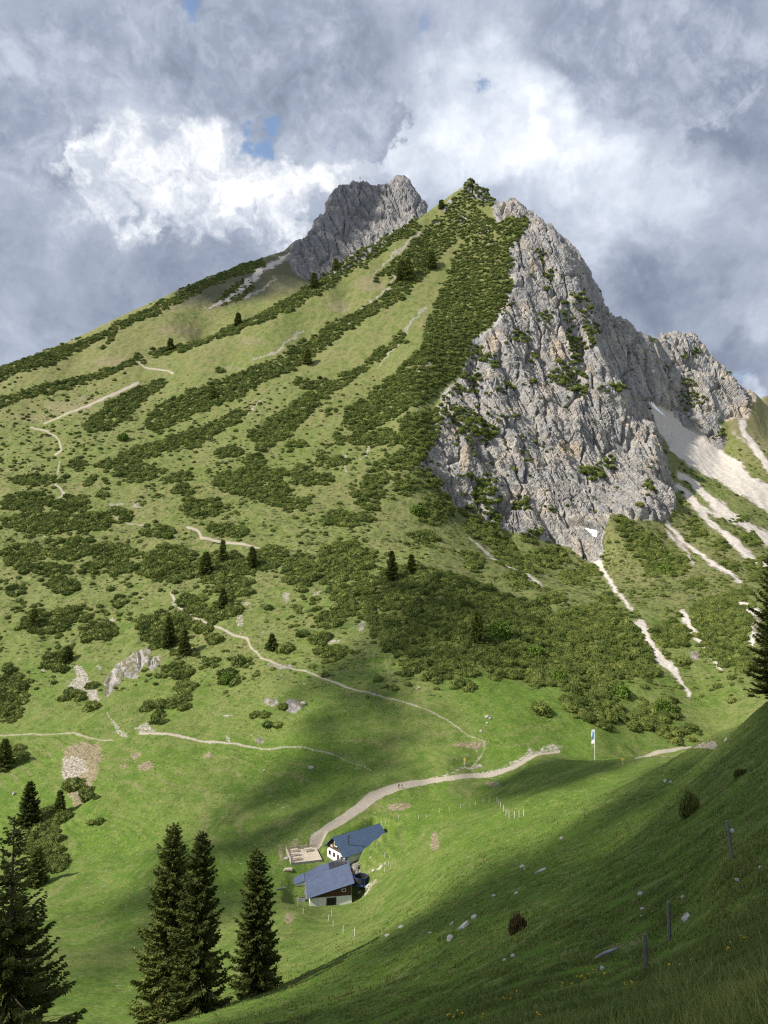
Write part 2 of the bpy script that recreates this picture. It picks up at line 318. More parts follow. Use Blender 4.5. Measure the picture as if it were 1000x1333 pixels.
SHRUBS = """50,625,45,8;102,605,15,8;116,627,10,6;180,617,33,11;232,623,20,9;239,639,14,6;135,646,10,7;35,652,40,12;90,655,30,12;60,680,60,18;115,680,35,16;155,672,18,12;30,655,32,14;265,660,35,14;310,628,32,18;350,640,36,18;395,620,20,16;340,615,40,10;295,690,33,10;452,675,42,11;480,645,20,20;490,620,22,14;420,625,13,6;205,692,25,10;30,722,35,18;90,715,40,16;150,720,45,16;225,725,36,18;60,742,50,8;140,738,45,10;215,742,45,18;295,740,50,25;350,725,30,20;390,745,26,28;450,735,45,35;460,780,35,28;425,808,20,13;415,833,15,10;432,848,27,9;395,823,10,7;372,842,12,8;355,838,9,9;85,762,25,12;22,770,14,8;157,783,12,8;145,765,6,4;60,812,33,22;100,800,24,12;130,822,28,16;77,857,20,22;15,905,22,45;210,820,38,25;262,810,25,20;280,833,15,8;295,795,22,20;305,765,25,15;250,790,24,20;237,875,20,12;240,895,16,8;235,913,18,11;203,917,16,10;210,935,16,8;297,882,18,10;275,860,15,9;312,858,12,8;340,928,13,7;356,941,12,6;370,920,8,5;95,908,18,7;120,918,12,7;120,890,9,8;18,985,18,17;530,630,20,14;565,665,25,22;552,698,20,10;620,690,15,14;655,718,16,22;615,733,16,12;680,762,18,7;670,748,18,7;690,700,18,10;715,725,25,16;745,752,18,12;770,742,16,12;720,780,20,10;790,780,12,8;602,895,16,7;702,920,14,8;712,930,6,4;645,877,16,9;608,878,16,7;570,882,18,10;530,875,18,8;872,825,27,22;810,680,12,12;840,705,20,10;865,737,28,15;905,760,15,10;898,680,9,6;908,695,11,7;940,707,10,8;950,737,12,8;890,857,11,9;940,810,42,42;865,925,22,16;835,935,17,15;890,955,22,14;975,700,18,10;960,675,14,6;985,740,12,20;678,440,14,10;712,408,12,8;716,356,13,8;706,335,8,6;712,375,6,6;675,660,9,12;695,462,6,5;730,478,14,12;770,445,6,6;780,610,8,12;795,602,10,12;842,640,12,6;802,508,10,7;828,655,6,5;845,632,6,5;620,492,8,6;632,470,9,7;608,488,8,6;665,500,6,5;645,478,6,5;690,500,6,4;618,510,7,5;585,520,7,5;668,610,6,5;685,655,8,5;905,462,8,4;890,465,5,4;935,565,6,9;945,488,5,4;870,480,5,4;880,545,5,4;283,483,8,4;378,470,6,5;395,500,14,7;420,500,20,8;430,535,6,6;385,580,14,8;445,570,10,6;300,590,18,10;330,600,18,10;250,580,12,5;200,610,8,5;170,604,18,7;380,655,30,12;430,600,24,10;470,570,20,9;500,570,26,14;520,600,24,14;500,605,18,10;350,790,6,4;100,1018,15,10;122,1038,17,10;125,1068,10,5;60,1088,20,20;70,1060,22,14;40,1095,20,12;68,1115,22,22;548,612,12,9;562,630,12,8;580,645,12,7;605,663,13,6;538,592,10,12;552,572,10,12;575,545,8,10;640,688,12,5;598,505,9,8;622,455,9,9;655,392,7,9;664,345,6,8"""
SHRUBS = [tuple(float(a) for a in q.split(',')) for q in SHRUBS.split(';')]
for q in SHRUBS: blob(R_scrub, *q)
R_scrub2 = blur(R_scrub, 1)
R_dry += np.interp(_yy[:, :1] - MO, [0, 350, 560, 640, 800, 900, 980, 1333], [.85, .82, .72, .70, .60, .36, .16, .14]).astype(np.float32)
poly(R_dry, "640,690 760,740 830,800 900,800 1000,760 1000,690 800,660 720,700", .85); poly(R_dry, "560,870 800,900 760,1000 560,990 640,950", .02); poly(R_dry, "420,1090 620,1015 740,980 830,990 700,1040 480,1180", .12)
R_heath += np.interp(_yy[:, :1] - MO, [0, 480, 600, 700, 900, 950, 1333], [.1, .25, .55, .8, .62, .1, 0.0]).astype(np.float32)
poly(R_heath, "560,870 800,900 760,1000 560,990 640,950", 0.05); poly(R_heath, "640,690 760,740 830,800 900,800 1000,760 1000,690 800,660 720,700", .8)
poly(R_heath, "200,500 330,470 560,300 500,400 330,500 250,510", .0); poly(R_dry, "-120,520 0,470 345,330 430,345 300,432 200,470 0,560 -120,580", 1.0); poly(R_dry, "930,545 985,505 1110,505 1110,640 1000,625 950,585", 1.1); poly(R_dirt, "940,545 985,505 1110,505 1110,600 1000,590 960,570", .38); R_dry = blur(R_dry, 14); R_heath = blur(R_heath, 10)
poly(R_far, "225,385 345,337 410,290 440,230 520,220 560,268 410,372 300,395 240,402", 1.0); R_far = blur(R_far, 5)
for q in ((90, 530, 40, 14), (150, 470, 40, 10), (230, 430, 40, 10), (330, 445, 30, 8), (480, 370, 26, 16), (440, 400, 24, 12), (120, 520, 30, 10), (300, 480, 30, 6), (540, 315, 12, 10), (70, 530, 20, 10), (215, 400, 26, 8), (50, 545, 30, 8)): blob(R_dirt, *q, .42)

# ------------------------------------------------------------------ relief
n1 = fbm(GX / 34, GY / 34, GX * 0 + .5, 3)
near = np.clip((GY - 20) / 120, 0, 1)
GU2 = GU + 6.0 * perlin(GX / 31, GY / 31, GZ / 31) * (GY > 560) + 3.0 * perlin(GX / 9 + 5, GY / 9, GZ / 9) + 1.6 * perlin(GX / 3.1, GY / 3.1, GZ / 3.1 + 9)
GV2 = GV + 3.0 * perlin(GX / 9, GY / 9 + 31, GZ / 9) + 1.6 * perlin(GX / 3.1, GY / 3.1 + 7, GZ / 3.1)
vis = VIS.astype(np.float32)
m_rock = sample(blur(R_rock, 1), GU2, GV2)
sl = np.hypot(*np.gradient(wgrid, LY, S.astype(np.float32)))  # rough steepness, only used where the camera sees nothing
m_rock = np.where(VIS, m_rock, np.clip((GY - 640) / 200, 0, 1) * (GY < 1420) * (np.abs(S) < .6) * (GU2 > 560))
m_scree = sample(blur(R_scree, 1), GU2, GV2) * vis
m_dirt = sample(blur(R_dirt, 2), GU2, GV2) * vis
m_path = sample(blur(R_path, 1), GU + .3 * (GU2 - GU), GV + .3 * (GV2 - GV)) * vis
m_road = sample(R_road, GU + .12 * (GU2 - GU), GV + .12 * (GV2 - GV)) * vis
m_snow = sample(R_snow, GU, GV) * vis
m_dry = np.where(VIS, sample(R_dry, GU, GV), .5)
ct_ = np.clip((GY - 180) / 40, 0, 1) * np.clip((420 - GY) / 60, 0, 1) * VIS * np.clip((GV - 930) / 40, 0, 1); lz_ = ((GZ + 1.6 * perlin(GX / 18, GY / 18, GX * 0 + 2)) / 2.3) % 1.0
m_dry = m_dry + .55 * ct_ * (lz_ < .28) * np.clip(.35 + 1.3 * perlin(GX / 24, GY / 24, GX * 0 + 8), 0, 1)
m_heath = sample(R_heath, GU, GV) * vis
m_wood = sample(R_scrub2, GU2, GV2) * vis
m_far = sample(R_far, GU, GV)
smooth_ground = np.clip(m_road + m_path, 0, 1)
bump = n1 * 1.6 * near + fbm(GX / 8, GY / 8, GZ / 16, 3) * np.interp(GY, [0, 30, 100, 250, 500, 900], [.1, .16, .28, .38, .62, .9]) * (1 - .8 * smooth_ground)
bump += perlin(GX / 1.7, GY / 1.7, GZ / 1.7) * np.interp(GY, [0, 60, 160, 400], [.07, .1, .12, .0])
terr = np.clip((GY - 180) / 40, 0, 1) * np.clip((420 - GY) / 60, 0, 1) * (1 - smooth_ground) * np.clip((GX * -1 + 60) / 60, 0, 1)
ph = (GZ + 2.0 * perlin(GX / 20, GY / 20, GX * 0) + .8 * n1) / 1.25
bump += terr * .27 * (np.abs((ph % 1.0) - .5) * 4 - 1) * np.clip(.5 + perlin(GX / 30 + 3, GY / 30, GX * 0) * 1.5, 0, 1)
GZ2 = GZ + bump
def pad(ox, oy, rot, x0, x1, y0, y1, z0, gy=0., soft=2.5, gx=0.):
    c, s_ = math.cos(rot), math.sin(rot); lx = (GX - ox) * c + (GY - oy) * s_; ly = -(GX - ox) * s_ + (GY - oy) * c
    dist = np.maximum(np.maximum(x0 - lx, lx - x1), np.maximum(y0 - ly, ly - y1)); k = np.clip(1 - dist / soft, 0, 1); k = k * k * (3 - 2 * k)
    t = z0 + gy * np.clip(ly, y0, y1) + gx * np.clip(lx, 0, x1)
    return np.where(k > 0, GZ2 + (t - GZ2) * k, GZ2)
GZ2 = pad((405 - CX) / F * 202, 202, math.radians(9.5), -3.2, 12.2, -3, 16.8, -94.4, .16, 4.5)
GZ2 = pad((437 - CX) / F * 222, 222, math.radians(39), -1.5, 17.2, -4.7, 4.2, -90.6, 0., 3.5, .16)
GZ2 = pad((398 - CX) / F * 224, 224, math.radians(16), -4.8, 4.8, -4.8, 4.8, -90.0, 0., 4.)
PX, PY, PZ = GX.copy(), GY.copy(), GZ2.copy()
# surface normals of the smooth ground
def normals(X, Y, Z):
    a = np.stack([np.gradient(q, axis=1) for q in (X, Y, Z)], -1); b = np.stack([np.gradient(q, axis=0) for q in (X, Y, Z)], -1)
    n = np.cross(a, b); return n / np.maximum(np.linalg.norm(n, axis=-1, keepdims=True), 1e-9)
NRM = normals(GX, GY, GZ)
rk = m_rock > .02
x, y, z = GX[rk], GY[rk], GZ2[rk]
big = np.clip((GY[rk] - 560) / 60, 0.28, 1) * np.interp(y, [1080, 1150], [1, .95])
wx, wy, wz = 3 * perlin(x / 22, y / 22, z / 22), 3 * perlin(x / 22 + 9, y / 22, z / 22), 3 * perlin(x / 22, y / 22 + 9, z / 22)
xx, yy, zz = x + wx, y + wy, z + wz
sk = (xx * 237 + yy * 69) / 247 + .16 * zz; pp = (-xx * 69 + yy * 237) / 247 * .12   # along the face, and into it
d = 7.0 * fbm(sk / 75, pp / 30, zz / 150, 2, .5, True) - 4.2                # buttresses and gullies
d += 2.4 * (fbm(sk / 16, pp / 10, zz / 70, 2, .5, True) - .5)               # upright ribs
def facets(px, py, pz, sx, sz, seed, tilt, step, gap, gw):
    f1, f2, c = worley(px / sx, py / sx, pz / sz, seed)
    t = (np.sin(c * 91.7) * px + np.sin(c * 57.3 + 2) * py) / sx + np.sin(c * 33.1 + 1) * pz / sz
    t = np.abs((t * .5) % 2 - 1) - .5
    return step * (c - .5) + tilt * t - gap * np.clip(1 - (f2 - f1) / gw, 0, 1) ** 1.5
w1_ = np.clip(.5 + 1.6 * perlin(x / 50 + 2, y / 50, z / 50), .15, 1)
d += facets(sk, pp, zz, 19, 58, 0, 1.8, 2.2, 6.2, .10) + facets(sk + 7, pp, zz, 7.5, 19, 31, 1.0, 1.5, 2.8, .11) * w1_ + facets(sk + 3, pp * 4, z, 2.9, 5.2, 77, .3, .8, .8, .16)
d += .7 * fbm(sk / 5, pp, zz / 5, 3)
st = (zz * .93 + .30 * sk) / 9.5 + .5 * perlin(x / 30, y / 30, z / 30); fr_ = st % 1.0
d += 3.0 * (np.where(fr_ < .82, fr_ / .82, (1 - fr_) / .18) - .5) * np.clip(.35 + 1.5 * perlin(x / 28, y / 28, z / 28 + 5), 0, 1)
cav = np.zeros(x.shape)
d *= big * np.clip(np.where(VIS[rk], sample(blur(R_rock, 5), GU[rk], GV[rk]) * 2 - .75, m_rock[rk]), 0.04, 1)
nr = NRM[rk]
PX[rk] += nr[:, 0] * d; PY[rk] += nr[:, 1] * d; PZ[rk] += nr[:, 2] * d + .25 * d
sr = m_scree * (1 - m_rock)
PZ += sr * fbm(GX / 2.3, GY / 2.3, GZ / 2.3, 2) * .25 * np.clip(GY / 500, .3, 1)

def ground_z(x, y):
    """height of the finished ground at plan position (x, y)"""
    x = np.atleast_1d(np.asarray(x, float)); y = np.atleast_1d(np.asarray(y, float))
    s = x / y
    i = np.clip(np.searchsorted(S, s) - 1, 0, NS - 2); j = np.clip(np.searchsorted(YS, y) - 1, 0, NY - 2)
    fs = np.clip((s - S[i]) / (S[i + 1] - S[i]), 0, 1); fy = np.clip((y - YS[j]) / (YS[j + 1] - YS[j]), 0, 1)
    g = lambda a, b: PZ[j + b, i + a]
    return (g(0, 0) * (1 - fs) + g(1, 0) * fs) * (1 - fy) + (g(0, 1) * (1 - fs) + g(1, 1) * fs) * fy
GPU, GPV = project(PX, PY, PZ)
def ground_at(u, v):
    """where the sight line through photo pixel (u, v) first meets the ground"""
    i = int(np.clip(np.searchsorted(S, (u - CX) / F / (cp - (CY - v) / F * sp)), 1, NS - 1))
    vv = GPV[:, i]
    hit = np.nonzero((vv[1:] <= v) & (YS[1:] > 4))[0]
    j = (hit[0] + 1) if len(hit) else NY - 1
    a, b = vv[j - 1], vv[j]; t = 0 if a == b else np.clip((a - v) / (a - b), 0, 1)
    if m_rock[j, i] > .3: return float(PX[j, i]), float(PY[j, i]), float(PZ[j, i])
    Y = YS[j - 1] + t * (YS[j] - YS[j - 1])
    X = (u - CX) / F / (cp - (CY - v) / F * sp) * Y
    return float(X), float(Y), float(ground_z(X, Y)[0])
# ------------------------------------------------------------------ node helpers
class NT:
    def __init__(s, tree): s.t = tree; s.n = tree.nodes; s.l = tree.links
    def add(s, kind, **props):
        nd = s.n.new(kind)
        for k, v in props.items(): setattr(nd, k, v)
        return nd
    def put(s, sock, v):
        if isinstance(v, bpy.types.NodeSocket): s.l.new(v, sock)
        elif v is not None:
            if hasattr(sock.default_value, '__len__') and isinstance(v, (tuple, list)):
                n = len(sock.default_value); sock.default_value = (tuple(v) + (1,))[:n] if len(v) < n else tuple(v)[:n]
            else: sock.default_value = v
    def math(s, op, a, b=None, c=None, clamp=False):
        nd = s.add('ShaderNodeMath', operation=op, use_clamp=clamp)
        for i, q in enumerate((a, b, c)):
            if q is not None: s.put(nd.inputs[i], q)
        return nd.outputs[0]
    def vec(s, op, a, b=None, scale=None):
        nd = s.add('ShaderNodeVectorMath', operation=op); s.put(nd.inputs[0], a)
        if b is not None: s.put(nd.inputs[1], b)
        if scale is not None: s.put(nd.inputs['Scale'], scale)
        return nd.outputs['Value'] if op in ('DOT_PRODUCT', 'LENGTH', 'DISTANCE') else nd.outputs['Vector']
    def noise(s, co, scale, detail=3, rough=.55, dist=0, out='Fac'):
        nd = s.add('ShaderNodeTexNoise'); s.put(nd.inputs['Vector'], co)
        nd.inputs['Scale'].default_value = scale; nd.inputs['Detail'].default_value = detail
        nd.inputs['Roughness'].default_value = rough; nd.inputs['Distortion'].default_value = dist
        return nd.outputs[out]
    def voro(s, co, scale, feature='F1', out='Distance'):
        nd = s.add('ShaderNodeTexVoronoi', feature=feature); s.put(nd.inputs['Vector'], co); nd.inputs['Scale'].default_value = scale
        return nd.outputs[out]
    def mix(s, f, a, b, blend='MIX'):
        nd = s.add('ShaderNodeMix', data_type='RGBA', blend_type=blend, clamp_factor=True)
        s.put(nd.inputs[0], f); s.put(nd.inputs[6], a); s.put(nd.inputs[7], b)
        return nd.outputs[2]
    def ramp(s, v, lo, hi, a=0., b=1., smooth=True):
        nd = s.add('ShaderNodeMapRange', interpolation_type='SMOOTHSTEP' if smooth else 'LINEAR', clamp=True)
        s.put(nd.inputs[0], v)
        for i, q in enumerate((lo, hi, a, b)): s.put(nd.inputs[i + 1], q)
        return nd.outputs[0]
    def curve(s, v, stops):
        nd = s.add('ShaderNodeValToRGB'); s.put(nd.inputs[0], v); e = nd.color_ramp.elements
        while len(e) < len(stops): e.new(.5)
        for q, (p, c) in zip(e, stops): q.position = p; q.color = tuple(c) + (1,) if len(c) == 3 else c
        return nd.outputs[0]

def material(name):
    m = bpy.data.materials.new(name); m.use_nodes = True
    nt = NT(m.node_tree); bs = m.node_tree.nodes['Principled BSDF']
    bs.inputs['Roughness'].default_value = .85; bs.inputs['Specular IOR Level'].default_value = .2
    return m, nt, bs

def simple(name, col, rough=.8, var=.25, scale=3., bump=0., metal=0., spec=.25, stretch=(1, 1, 1), col2=None):
    m, nt, bs = material(name)
    co = nt.add('ShaderNodeTexCoord').outputs['Object']
    co = nt.vec('MULTIPLY', co, stretch)
    n = nt.noise(co, scale, 5, .6)
    dark = tuple(c * (1 - var) for c in col) if col2 is None else col2
    c = nt.mix(nt.ramp(n, .3, .7), dark, tuple(min(c * (1 + var), .95) for c in col))
    nt.put(bs.inputs['Base Color'], c)
    bs.inputs['Roughness'].default_value = rough; bs.inputs['Metallic'].default_value = metal; bs.inputs['Specular IOR Level'].default_value = spec
    if bump:
        b = nt.add('ShaderNodeBump'); b.inputs['Distance'].default_value = bump; nt.put(b.inputs['Height'], n); nt.put(bs.inputs['Normal'], b.outputs[0])
    return m

# ------------------------------------------------------------------ ground material: cover decides the colour
def ground_material():
    m, nt, bs = material('mountain_ground')
    co = nt.add('ShaderNodeTexCoord').outputs['Object']
    A = nt.add('ShaderNodeAttribute', attribute_name='cover_a'); B = nt.add('ShaderNodeAttribute', attribute_name='cover_b')
    sa = nt.add('ShaderNodeSeparateColor'); nt.put(sa.inputs[0], A.outputs['Color']); sb = nt.add('ShaderNodeSeparateColor'); nt.put(sb.inputs[0], B.outputs['Color'])
    rock, scree, dirt, path = sa.outputs[0], sa.outputs[1], sa.outputs[2], A.outputs['Alpha']
    dry, heath, far, snow = sb.outputs[0], sb.outputs[1], sb.outputs[2], B.outputs['Alpha']
    nL = nt.noise(co, .021, 4, .55); nM = nt.noise(co, .16, 4, .6); nF = nt.noise(co, 1.1, 4, .65); nS = nt.noise(co, 4.5, 3, .6)
    # grass
    d = nt.math('ADD', dry, nt.math('MULTIPLY', nt.math('SUBTRACT', nL, .5), 1.3)); d = nt.math('ADD', d, nt.math('MULTIPLY', nt.math('SUBTRACT', nM, .5), .9), clamp=True)
    nM2 = nt.noise(co, .38, 4, .65)
    g = nt.mix(d, (.078, .138, .015), (.172, .166, .068))
    g = nt.mix(nt.math('MULTIPLY', nt.ramp(nM2, .50, .64), .5), g, (.050, .082, .016))
    g = nt.mix(nt.math('MULTIPLY', nt.ramp(nF, .5, .66), .6), g, (.24, .21, .095))
    g = nt.mix(nt.math('MULTIPLY', nt.ramp(nS, .5, .36), .65), g, (.035, .060, .012))
    g = nt.mix(nt.math('MULTIPLY', nt.ramp(nM, .5, .36), .5), g, (.055, .100, .016))
    nH = nt.noise(co, .42, 4, .62); nH2 = nt.noise(co, .06, 2, .5)
    hs = nt.math('ADD', nH, nt.math('ADD', nt.math('MULTIPLY', nt.math('SUBTRACT', heath, 1.), .26), nt.math('MULTIPLY', nt.math('SUBTRACT', nH2, .5), .25)))
    g = nt.mix(nt.math('MULTIPLY', nt.ramp(hs, .47, .56), nt.math('MINIMUM', nt.math('MULTIPLY', heath, 1.6), .85)), g, nt.mix(nF, (.035, .050, .014), (.085, .075, .028)))
    # pale stones breaking through on the slopes
    g = nt.mix(nt.math('MULTIPLY', far, .8), g, nt.mix(nt.ramp(nF, .4, .6), (.06, .062, .034), (.13, .118, .085)))
    st = nt.noise(co, .33, 6, .7)
    g = nt.mix(nt.math('MULTIPLY', nt.ramp(nt.math('ADD', st, nt.math('MULTIPLY', heath, .05)), .665, .72), nt.ramp(nF, .35, .6)), g, (.36, .33, .28))
    dm = nt.ramp(nt.math('ADD', dirt, nt.math('MULTIPLY', nt.math('SUBTRACT', nF, .5), 1.0)), .25, .6)
    dc = nt.mix(nt.ramp(nF, .35, .65), (.12, .09, .058), (.27, .215, .15))
    g = nt.mix(nt.math('MULTIPLY', dm, .85), g, dc)
    # scree and gravel
    str_ = nt.noise(nt.vec('MULTIPLY', co, (1, 1, .25)), .5, 5, .65)
    scc = nt.mix(nt.ramp(nS, .35, .65), (.34, .31, .275), (.60, .555, .495)); scc = nt.mix(nt.ramp(str_, .42, .6), (.40, .36, .305), scc)
    sm = nt.ramp(nt.math('ADD', scree, nt.math('MULTIPLY', nt.math('SUBTRACT', nt.noise(co, .55, 5, .7), .5), 1.1)), .28, .5)
    scc = nt.mix(nt.ramp(scree, .55, .95), nt.mix(nt.ramp(nF, .4, .6), (.14, .12, .09), (.34, .31, .265)), scc)
    c = nt.mix(sm, g, scc)
    # limestone
    wv = nt.add('ShaderNodeVectorMath', operation='ADD'); nt.put(wv.inputs[0], co); nt.put(wv.inputs[1], nt.vec('SCALE', nt.noise(co, .09, 3, .5, out='Color'), scale=9.))
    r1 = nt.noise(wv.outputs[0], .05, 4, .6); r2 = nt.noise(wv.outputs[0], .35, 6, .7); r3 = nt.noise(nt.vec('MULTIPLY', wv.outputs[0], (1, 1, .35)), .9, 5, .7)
    rc = nt.mix(nt.ramp(r2, .3, .7), (.165, .160, .154), (.385, .362, .33)); rc = nt.mix(nt.math('MULTIPLY', nt.ramp(r1, .5, .68), .6), rc, (.46, .385, .30))
    rc = nt.mix(nt.math('MULTIPLY', nt.ramp(r1, .46, .3), .5), rc, (.30, .31, .325))
    rc = nt.mix(nt.math('MULTIPLY', nt.ramp(r3, .45, .34), .7), rc, (.12, .115, .11))  # dark crevices painted into the rock colour, standing in for their shade
    rc = nt.mix(nt.math('MULTIPLY', nt.ramp(nt.math('ADD', dirt, nt.math('SUBTRACT', r2, .5)), .2, .55), .75), rc, (.40, .315, .215))
    rc = nt.mix(nt.math('MULTIPLY', far, .7), rc, nt.mix(r2, (.095, .095, .10), (.25, .24, .23)))
    stn = nt.noise(nt.vec('MULTIPLY', wv.outputs[0], (1, 1, .14)), .11, 4, .6)
    rc = nt.mix(nt.math('MULTIPLY', nt.ramp(stn, .50, .64), .5), rc, (.135, .135, .14)); rc = nt.mix(nt.math('MULTIPLY', nt.ramp(stn, .44, .34), .35), rc, (.46, .42, .36))
    geo = nt.add('ShaderNodeNewGeometry'); sx = nt.add('ShaderNodeSeparateXYZ'); nt.put(sx.inputs[0], geo.outputs['Normal'])
    ledge = nt.ramp(nt.math('ADD', sx.outputs[2], nt.math('MULTIPLY', nt.math('SUBTRACT', nt.noise(co, .28, 4, .65), .5), 1.5)), .74, .94)
    rc = nt.mix(nt.math('MULTIPLY', ledge, .8), rc, nt.mix(nF, (.065, .075, .022), (.21, .175, .085)))
    rm = nt.ramp(nt.math('ADD', rock, nt.math('MULTIPLY', nt.math('SUBTRACT', nt.noise(co, .4, 5, .7), .5), .8)), .35, .55)
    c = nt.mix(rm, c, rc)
    pc = nt.mix(nt.ramp(nS, .3, .7), (.22, .19, .145), (.39, .345, .285)); pc = nt.mix(nt.math('MULTIPLY', nt.ramp(nM, .45, .7), .35), pc, (.30, .25, .17))
    c = nt.mix(nt.ramp(nt.math('ADD', path, nt.math('MULTIPLY', nt.math('SUBTRACT', nF, .5), .5)), .3, .6), c, pc)
    c = nt.mix(nt.ramp(snow, .3, .6), c, (.86, .88, .90))
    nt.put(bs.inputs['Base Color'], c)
    bs.inputs['Roughness'].default_value = .92; bs.inputs['Specular IOR Level'].default_value = .12
    h = nt.math('ADD', nt.math('MULTIPLY', nF, .5), nt.math('MULTIPLY', nS, .15))
    b = nt.add('ShaderNodeBump'); b.inputs['Strength'].default_value = .55; b.inputs['Distance'].default_value = .6; nt.put(b.inputs['Height'], h)
    b2 = nt.add('ShaderNodeBump'); b2.inputs['Distance'].default_value = 1.5; nt.put(b2.inputs['Strength'], nt.math('MULTIPLY', rm, .85)); nt.put(b2.inputs['Height'], nt.math('ADD', r2, nt.math('MULTIPLY', r3, .7))); nt.put(b2.inputs['Normal'], b.outputs[0])
    nt.put(bs.inputs['Normal'], b2.outputs[0])
    return m
M_GROUND = ground_material()

# ------------------------------------------------------------------ split the one relief into the covers it carries
idx = np.arange(NY * NS).reshape(NY, NS)
quads = np.stack([idx[:-1, :-1], idx[:-1, 1:], idx[1:, 1:], idx[1:, :-1]], -1).reshape(-1, 4)
def fmean(m): return ((m[:-1, :-1] + m[:-1, 1:] + m[1:, 1:] + m[1:, :-1]) / 4).ravel()
fr = {k: fmean(v) for k, v in dict(rock=m_rock, scree=m_scree, path=m_path, road=m_road, snow=m_snow).items()}
cls = np.zeros(len(quads), int)
cls[(fr['rock'] > .5)] = 1
cls[(fr['scree'] > .5) & (cls == 0)] = 2
cls[fr['path'] > .45] = 3; cls[fr['road'] > .5] = 4; cls[fr['snow'] > .5] = 5
cx = fmean(m_far)
cls[(cls == 1) & (fmean(GY) > 1090)] = 6
ALLV = np.stack([PX, PY, PZ], -1).reshape(-1, 3)
cova = np.stack([m_rock, m_scree, m_dirt, np.clip(m_path + m_road, 0, 1)], -1).reshape(-1, 4).astype(np.float32)
covb = np.stack([m_dry, m_heath, m_far, m_snow], -1).reshape(-1, 4).astype(np.float32)
VN = normals(PX, PY, PZ).reshape(-1, 3)
for k, nm in enumerate(('meadow', 'cliff', 'scree', 'footpath', 'gravel_road', 'snow_patch', 'mountain_summit')):
    q = quads[cls == k]
    if not len(q): continue
    used, inv = np.unique(q, return_inverse=True)
    o = mesh_obj(nm, ALLV[used], inv.reshape(-1, 4), M_GROUND, smooth=(k not in (1, 6)))
    tag(o, kind='structure')
    for an, av in (('cover_a', cova), ('cover_b', covb)):
        at = o.data.attributes.new(an, 'FLOAT_COLOR', 'POINT'); at.data.foreach_set('color', np.ascontiguousarray(av[used]).ravel())
    if k not in (1, 6): o.data.normals_split_custom_set_from_vertices(VN[used])
# the knoll the viewer stands on: ground beside and behind, joined to the edges of the relief
def knoll():
    i_r, i_l = NS - 1, 0; ar, al = math.atan2(1, S[i_r]), math.atan2(1, S[i_l]) - 2 * math.pi
    jj = np.arange(0, int(np.searchsorted(YS, 90)), 3); na = 60; A_ = np.linspace(ar, al, na); V = []
    for j in jj:
        rr, rl = math.hypot(PX[j, i_r], PY[j, i_r]), math.hypot(PX[j, i_l], PY[j, i_l])
        for k, a in enumerate(A_):
            f = k / (na - 1); g = f * f * (3 - 2 * f); r = rr + (rl - rr) * f; bmp = (.10 * math.sin(r * 1.7 + a * 9) + .06 * math.sin(r * 4 - a * 23)) * min(f, 1 - f) * 4
            V.append((r * math.cos(a), r * math.sin(a), PZ[j, i_r] + (PZ[j, i_l] - PZ[j, i_r]) * g + bmp))
    F_ = [(m * na + k, m * na + k + 1, (m + 1) * na + k + 1, (m + 1) * na + k) for m in range(len(jj) - 1) for k in range(na - 1)]
    ring = list(range(na)); c = len(V); V.append((0, 0, -1.72)); F_ += [(c, k + 1, k) for k in range(na - 1)]
    fr = list(range(len(V), len(V) + NS)); V += [(PX[0, i], PY[0, i], PZ[0, i]) for i in range(NS)]; F_ += [(c, fr[i], fr[i + 1]) for i in range(NS - 1)]
    o = mesh_obj('hillside', V, F_, M_GROUND, smooth=True); tag(o, kind='structure')
    import bmesh
    b = bmesh.new(); b.from_mesh(o.data); bmesh.ops.remove_doubles(b, verts=b.verts, dist=.002); bmesh.ops.recalc_face_normals(b, faces=b.faces); b.to_mesh(o.data); b.free()
    for an, v in (('cover_a', (0, 0, 0, 0)), ('cover_b', (.3, .1, 0, 0))):
        at = o.data.attributes.new(an, 'FLOAT_COLOR', 'POINT'); at.data.foreach_set('color', np.tile(np.array(v, np.float32), len(o.data.vertices)))
knoll()
del quads, cls

# ------------------------------------------------------------------ camera, sun, sky
cam = bpy.data.cameras.new('camera'); co_ = bpy.data.objects.new('camera', cam); COL.objects.link(co_)
cam.sensor_fit = 'VERTICAL'; cam.sensor_height = 36; cam.lens = 36 * F / 1333; cam.clip_end = 20000; cam.clip_start = .05
co_.location = (0, 0, 0); co_.rotation_euler = (math.pi / 2 + PITCH, 0, 0); sc.camera = co_
SUN = Vector((-.71, -.28, .645)).normalized()
sl_ = bpy.data.lights.new('sun', 'SUN'); so = bpy.data.objects.new('sun', sl_); COL.objects.link(so)
sl_.energy = 4.6; sl_.angle = math.radians(1.3); sl_.color = (1, .94, .85)
so.rotation_euler = (-SUN).to_track_quat('-Z', 'Y').to_euler(); so.location = SUN * 900
wd = bpy.data.worlds.new('World'); sc.world = wd; wd.use_nodes = True
nt = NT(wd.node_tree); wd.node_tree.nodes.clear()
out = nt.add('ShaderNodeOutputWorld')
sky = nt.add('ShaderNodeTexSky', sky_type='NISHITA'); sky.sun_disc = False; sky.sun_elevation = math.asin(SUN.z); sky.sun_rotation = math.atan2(SUN.x, SUN.y)
bgs = nt.add('ShaderNodeBackground'); nt.put(bgs.inputs[0], sky.outputs[0]); bgs.inputs[1].default_value = .12
D = nt.add('ShaderNodeTexCoord').outputs['Generated']
w1 = nt.noise(D, 5.5, 3, .5, out='Color'); w2 = nt.noise(D, 22, 5, .6, out='Color')
DW = nt.vec('ADD', D, nt.vec('SCALE', nt.vec('SUBTRACT', w1, (.5, .5, .5)), scale=.11))
DW = nt.vec('ADD', DW, nt.vec('SCALE', nt.vec('SUBTRACT', w2, (.5, .5, .5)), scale=.085))
def dirv(u, v):
    x, y, z = unproject(u, v, 1.0); q = Vector((float(x), float(y), float(z))); return q.normalized()
